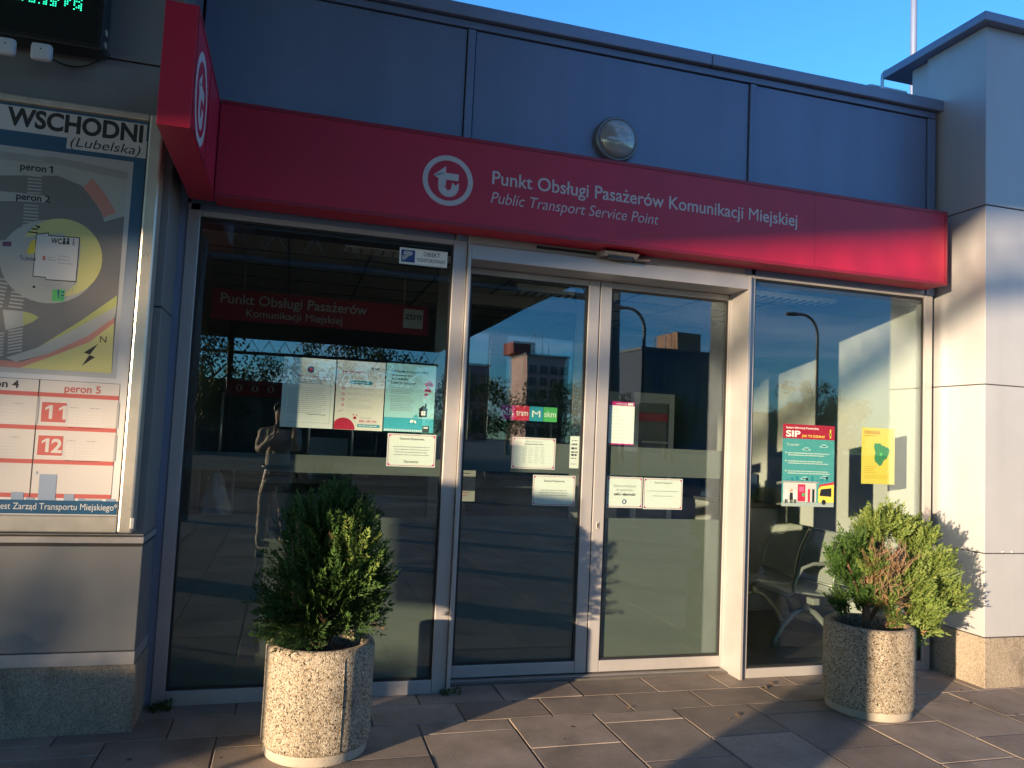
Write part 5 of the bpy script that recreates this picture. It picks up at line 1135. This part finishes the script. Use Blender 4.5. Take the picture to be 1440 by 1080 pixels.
# mirrored street lamps, mast
def street_lamp(x, y, h, label):
    t = thing('street_lamp', label, 'street lamp', (x, y, 0), group='street lamps across the road')
    w = MB(); pts = [(x, y, -.05), (x, y, h-.9)]+[(x-.75*(1-math.cos(a)), y, h-.9+.85*math.sin(a)) for a in [PI/2*k/7 for k in range(1, 8)]]+[(x-1.1, y, h-.05)]
    w.tube(pts, [.10]+[.06]*(len(pts)-1), None, 10); w.build('pole', STEEL, t)
    w = MB(); w.lathe([(.0005, .10), (.14, .07), (.20, 0), (.14, -.06), (.0005, -.08)], (x-1.2, y, h-.06), None, 16)
    for v in w.bm.verts: v.co.x = x-1.2+(v.co.x-x+1.2)*2.0
    w.build('lamp_head', mat('lamp_head_grey', (.16, .16, .17), .4), t)
street_lamp(21.6, -19.0, 7.35, 'tall curved street lamp mirrored in the right window'); street_lamp(13.4, -18.6, 6.9, 'slim curved street lamp mirrored in the right sliding door')
ms = thing('canopy_mast', 'broad dark tapered steel mast mirrored in the right sliding door', 'mast', (12.8, -20, 0))
w = MB(); w.tube([(12.9, -20, -.05), (12.75, -20, 3), (12.5, -20, 7.2), (12.4, -20, 9)], [.22, .3, .42, .46], None, 14); w.build('shaft', STEEL, ms)
w = MB(); w.lathe([(.45, -.05), (.45, .10), (.3, .16)], (12.9, -20, 0), None, 20); w.build('base', CONC, ms)
# housing blocks
def block(x0, x1, y0, y1, h, m, label, nx, nz, pent=None, pm=None, ant=0):
    b = thing('apartment_block', label, 'building', ((x0+x1)/2, (y0+y1)/2, 0), group='apartment blocks across the road')
    w = MB(); w.box(x0, x1, y0, y1, -.05, h); w.build('wall', m, b)
    w = MB(); w.box(x0-.25, x1+.25, y0-.25, y1+.25, h+.005, h+.45); w.build('roof', STEEL, b)
    if pent:
        w = MB(); w.box(*pent[:4], h+.455, h+pent[4]); w.build('stair_tower', pm or m, b)
    if ant:
        w = MB()
        for i in range(ant): a = x0+(x1-x0)*(.35+.5*i/ant); w.tube([(a, (y0+y1)/2, h+.4), (a, (y0+y1)/2, h+random.uniform(3, 5.5))], .10, None, 5)
        w.build('antenna', mat('antenna_white', (.6, .6, .6), .5), b, split=True)
    wm = mat('far_window', (.03, .035, .045), .15); first = None
    for i in range(nx):
        for j in range(nz):
            cx_ = x0+(x1-x0)*(i+.5)/nx; cz_ = 2.2+(h-3.2)*(j+.35)/nz; ww = min(.9, (x1-x0)/nx*.30)
            if first is None:
                w = MB(); w.box(-ww, ww, -.06, .10, -.75, .75); w.box(-ww-.12, ww+.12, -.07, .16, -.87, -.755); first = w.build('window', wm, None); first.location = (cx_, y1, cz_); o = first
            else:
                o = first.copy(); COL.objects.link(o); o.location = (cx_, y1, cz_)
            o.parent = b; o.matrix_parent_inverse = b.matrix_world.inverted()
    return b
random.seed(2)
block(45.5, 54.5, -150, -139, 18.2, mat('block_pink', (.55, .33, .27), .8, 0, noise=.08, nscale=.3), 'pinkish apartment block mirrored in the left sliding door', 4, 6, (43.6, 48, -150, -142, 3.0), mat('block_red', (.30, .06, .05), .8), 3)
block(56, 72, -122, -108, 17.2, mat('block_blue', (.09, .11, .16), .8, 0, noise=.1, nscale=.3), 'broad bluish apartment block mirrored in the right sliding door', 6, 6, (64.5, 69.5, -120, -112, 4.2), mat('block_brown', (.42, .22, .14), .8), 4)
block(36, 43.0, -175, -160, 17.0, mat('block_grey', (.16, .17, .20), .8, 0, noise=.1, nscale=.3), 'grey apartment block mirrored behind the pinkish block', 3, 6)
block(95, 118, -152, -138, 9, mat('block_grey', (.16, .17, .20), .8), 'low grey apartment block mirrored at the horizon in the right window', 7, 3)
kb = thing('horizon_blocker', 'low dark kiosk added to block the bright horizon mirrored in the left window', 'kiosk', (-3, -38, 0))  # added building, hides the bright horizon sky from the glass
w = MB(); w.box(-12, 7.5, -40, -36, -.05, 3.7, None, .02); w.build('wall', mat('kiosk_dark', (.035, .04, .045), .5, 0, noise=.2, nscale=1), kb)
w = MB(); w.box(-12.4, 7.9, -40.4, -35.5, 3.705, 3.95, None, .02); w.build('roof', STEEL, kb)
w = MB()
for i in range(9): w.box(-11+i*2, -9.6+i*2, -36.05, -35.95, .9, 2.9, None, .02)
w.build('window', mat('far_window', (.03, .035, .045), .15), kb, split=True)
# trees
TL1 = leaf_mat('lime_leaf', (.022, .045, .010), (.04, .075, .015), (.07, .11, .025)); BARK = mat('tree_bark', (.09, .07, .05), .9, 0, noise=.3, nscale=12)
TREES = {}
def tree(x, y, h, r, label, kind):
    t = thing('broadleaf_tree', label, 'tree', (x, y, 0), group='trees across the square')
    if kind not in TREES:
        random.seed(50+kind)
        w = MB(); w.tube([(0, 0, -.05), (.02, .01, .12), (-.01, 0, .3), (0, 0, .62)], [.035, .028, .022, .008], None, 10)
        for i in range(9):
            a = i*2.4; zb = .24+.035*i; w.tube([(0, 0, zb), (.16*math.cos(a), .16*math.sin(a), zb+.10), (.30*math.cos(a), .30*math.sin(a), zb+.2)], [.014, .010, .004], None, 6)
        tk_ = w.build('trunk', BARK, None)
        f = MB(); cl = []
        for i in range(34):
            a = random.uniform(0, 2*PI); q = random.random()**.5; zc = random.uniform(.26, .95); k = math.sqrt(max(.05, 1-((zc-.58)/.44)**2)); cl.append((Vector((.38*q*k*math.cos(a), .38*q*k*math.sin(a), zc)), random.uniform(.07, .13)))
        for c, rr in cl:
            for j in range(85):
                u = Vector((random.gauss(0, 1), random.gauss(0, 1), random.gauss(0, 1))).normalized()*rr*random.random()**.35; p = c+u; s_ = random.uniform(.010, .020); n_ = Vector((random.gauss(0, 1), random.gauss(0, 1), random.gauss(0, 1))).normalized(); x_ = n_.orthogonal().normalized(); y_ = n_.cross(x_)
                f._tag([f.bm.faces.new([f.bm.verts.new(p+x_*s_), f.bm.verts.new(p+y_*s_*.6), f.bm.verts.new(p-x_*s_), f.bm.verts.new(p-y_*s_*.6)])], TL1)
        fo = f.build('crown', None, None, recalc=False); TREES[kind] = (tk_, fo)
    else:
        a, b = TREES[kind]; tk_, fo = a.copy(), b.copy(); COL.objects.link(tk_); COL.objects.link(fo)
    for o in (tk_, fo):
        o.parent = t
    t.scale = (r*2.2, r*2.2, h); t.rotation_euler = (0, 0, random.uniform(0, 6))
    return t
for i, (x, y, h, r, lab) in enumerate(((-4.2, -30, 6.6, 2.6, 'leafy tree mirrored at the far left of the left window'), (2.2, -36, 7.0, 2.8, 'leafy tree mirrored just under the canopy truss in the left window'), (13.5, -52, 6.6, 3.0, 'tree mirrored under the pinkish block, first to its left'), (18.2, -55, 7.0, 3.2, 'tree mirrored in front of the pinkish block'), (22.5, -54, 6.4, 3.0, 'tree mirrored under the pinkish block, to its right'), (29, -62, 7.5, 3.2, 'tree mirrored at the foot of the bluish block'), (36, -60, 6.2, 3.0, 'low tree mirrored right of the bluish block'), (48, -56, 6.0, 3.2, 'wide tree mirrored behind the blue and red posters'), (41, -45, 7.5, 3.0, 'tall tree mirrored above the yellow poster'), (46, -47, 6.6, 3.0, 'bushy tree mirrored beside the tall tree above the yellow poster'), (58, -70, 7.2, 3.6, 'distant tree mirrored low in the right window'), (66, -72, 6.4, 3.4, 'distant tree mirrored behind the tall lamp'), (-9, -46, 8.0, 3.6, 'tall tree mirrored behind the kiosk, at its left end'), (6.5, -47, 7.6, 3.4, 'tree mirrored behind the right end of the kiosk'), (11, -42, 5.6, 2.6, 'low tree mirrored just right of the kiosk'), (26, -48, 5.8, 2.8, 'low tree mirrored between the pinkish and the bluish blocks'), (31.5, -50, 5.6, 2.8, 'second low tree mirrored at the foot of the bluish block'), (54, -60, 6.6, 3.4, 'rounded tree mirrored beyond the wide tree in the right window'), (-2, -50, 7.2, 3.2, 'tree mirrored behind the middle of the kiosk'), (NH.x*4.5-SH.x*43, NH.y*4.5-SH.y*43, 10.4, 1.15, 'unseen slim tree added beyond the platform canopy to dim the left wing'), (NH.x*4.7-SH.x*47, NH.y*4.7-SH.y*47, 10.8, 1.25, 'second unseen slim tree added farther out to dim the left wing'))):  # last two trees are unseen, added to soften sun on the board
    tree(x, y, h, r, lab, i % 3)

# ================================================================== LIGHT, SKY, CAMERA
wd = bpy.data.worlds.new('World'); sc.world = wd; wd.use_nodes = True; nt = wd.node_tree; N = nt.nodes; L = nt.links
bg = N['Background']; sky = N.new('ShaderNodeTexSky'); sky.sky_type = 'NISHITA'; sky.sun_disc = False
sky.sun_elevation = SUN_EL; sky.sun_rotation = math.atan2(-SH.x, -SH.y); sky.altitude = 100; sky.air_density = 1.0; sky.dust_density = 0; sky.ozone_density = 3.0
wb = N.new('ShaderNodeMix'); wb.data_type = 'RGBA'; wb.blend_type = 'MULTIPLY'; wb.inputs[0].default_value = 1; wb.inputs[7].default_value = (.54, 1.04, 1.42, 1)
L.new(sky.outputs[0], wb.inputs[6]); tcw = N.new('ShaderNodeTexCoord'); mpw = N.new('ShaderNodeMapping'); mpw.inputs['Scale'].default_value = (1.6, 1.6, 9); L.new(tcw.outputs['Generated'], mpw.inputs['Vector'])
nw = N.new('ShaderNodeTexNoise'); nw.inputs['Scale'].default_value = 1.7; nw.inputs['Detail'].default_value = 8; nw.inputs['Roughness'].default_value = .6; nw.inputs['Distortion'].default_value = .6; L.new(mpw.outputs[0], nw.inputs['Vector'])
cr = N.new('ShaderNodeMapRange'); cr.inputs['From Min'].default_value = .50; cr.inputs['From Max'].default_value = .72; cr.inputs['To Max'].default_value = .5; L.new(nw.outputs['Fac'], cr.inputs['Value'])
sy_ = N.new('ShaderNodeSeparateXYZ'); L.new(tcw.outputs['Generated'], sy_.inputs[0]); my = N.new('ShaderNodeMapRange'); my.inputs['From Min'].default_value = .1; my.inputs['From Max'].default_value = -.3; L.new(sy_.outputs[1], my.inputs['Value'])
mf = N.new('ShaderNodeMath'); mf.operation = 'MULTIPLY'; L.new(cr.outputs[0], mf.inputs[0]); L.new(my.outputs[0], mf.inputs[1])
cl_ = N.new('ShaderNodeMix'); cl_.data_type = 'RGBA'; cl_.inputs[7].default_value = (4.2, 4.4, 5.4, 1); L.new(mf.outputs[0], cl_.inputs[0]); L.new(wb.outputs[2], cl_.inputs[6]); L.new(cl_.outputs[2], bg.inputs['Color']); bg.inputs['Strength'].default_value = .13
sd = bpy.data.lights.new('sun', 'SUN'); sd.energy = 5.0; sd.angle = math.radians(.53); sd.color = (1, .74, .47)
so = bpy.data.objects.new('sun', sd); COL.objects.link(so)
sdir = Vector((SH.x*math.cos(SUN_EL), SH.y*math.cos(SUN_EL), -math.sin(SUN_EL))); so.rotation_euler = sdir.to_track_quat('-Z', 'Y').to_euler(); so.location = (-20, -14, 9)
cam = bpy.data.cameras.new('camera'); cam.sensor_fit = 'HORIZONTAL'; cam.sensor_width = 36; cam.lens = 36*FPX/1440; cam.clip_start = .02; cam.clip_end = 2000
co = bpy.data.objects.new('camera', cam); COL.objects.link(co)
m = Matrix.Identity(4)
for i, v in enumerate((CR, CU, -CF)):
    for r in range(3): m[r][i] = v[r]
m.translation = EYE; co.matrix_world = m; sc.camera = co
sc.view_settings.view_transform = 'Standard'; sc.view_settings.look = 'None'; sc.view_settings.exposure = 1.65; sc.view_settings.gamma = 1
sc.cycles.transparent_max_bounces = 24; sc.cycles.max_bounces = 10; sc.cycles.sample_clamp_indirect = 6
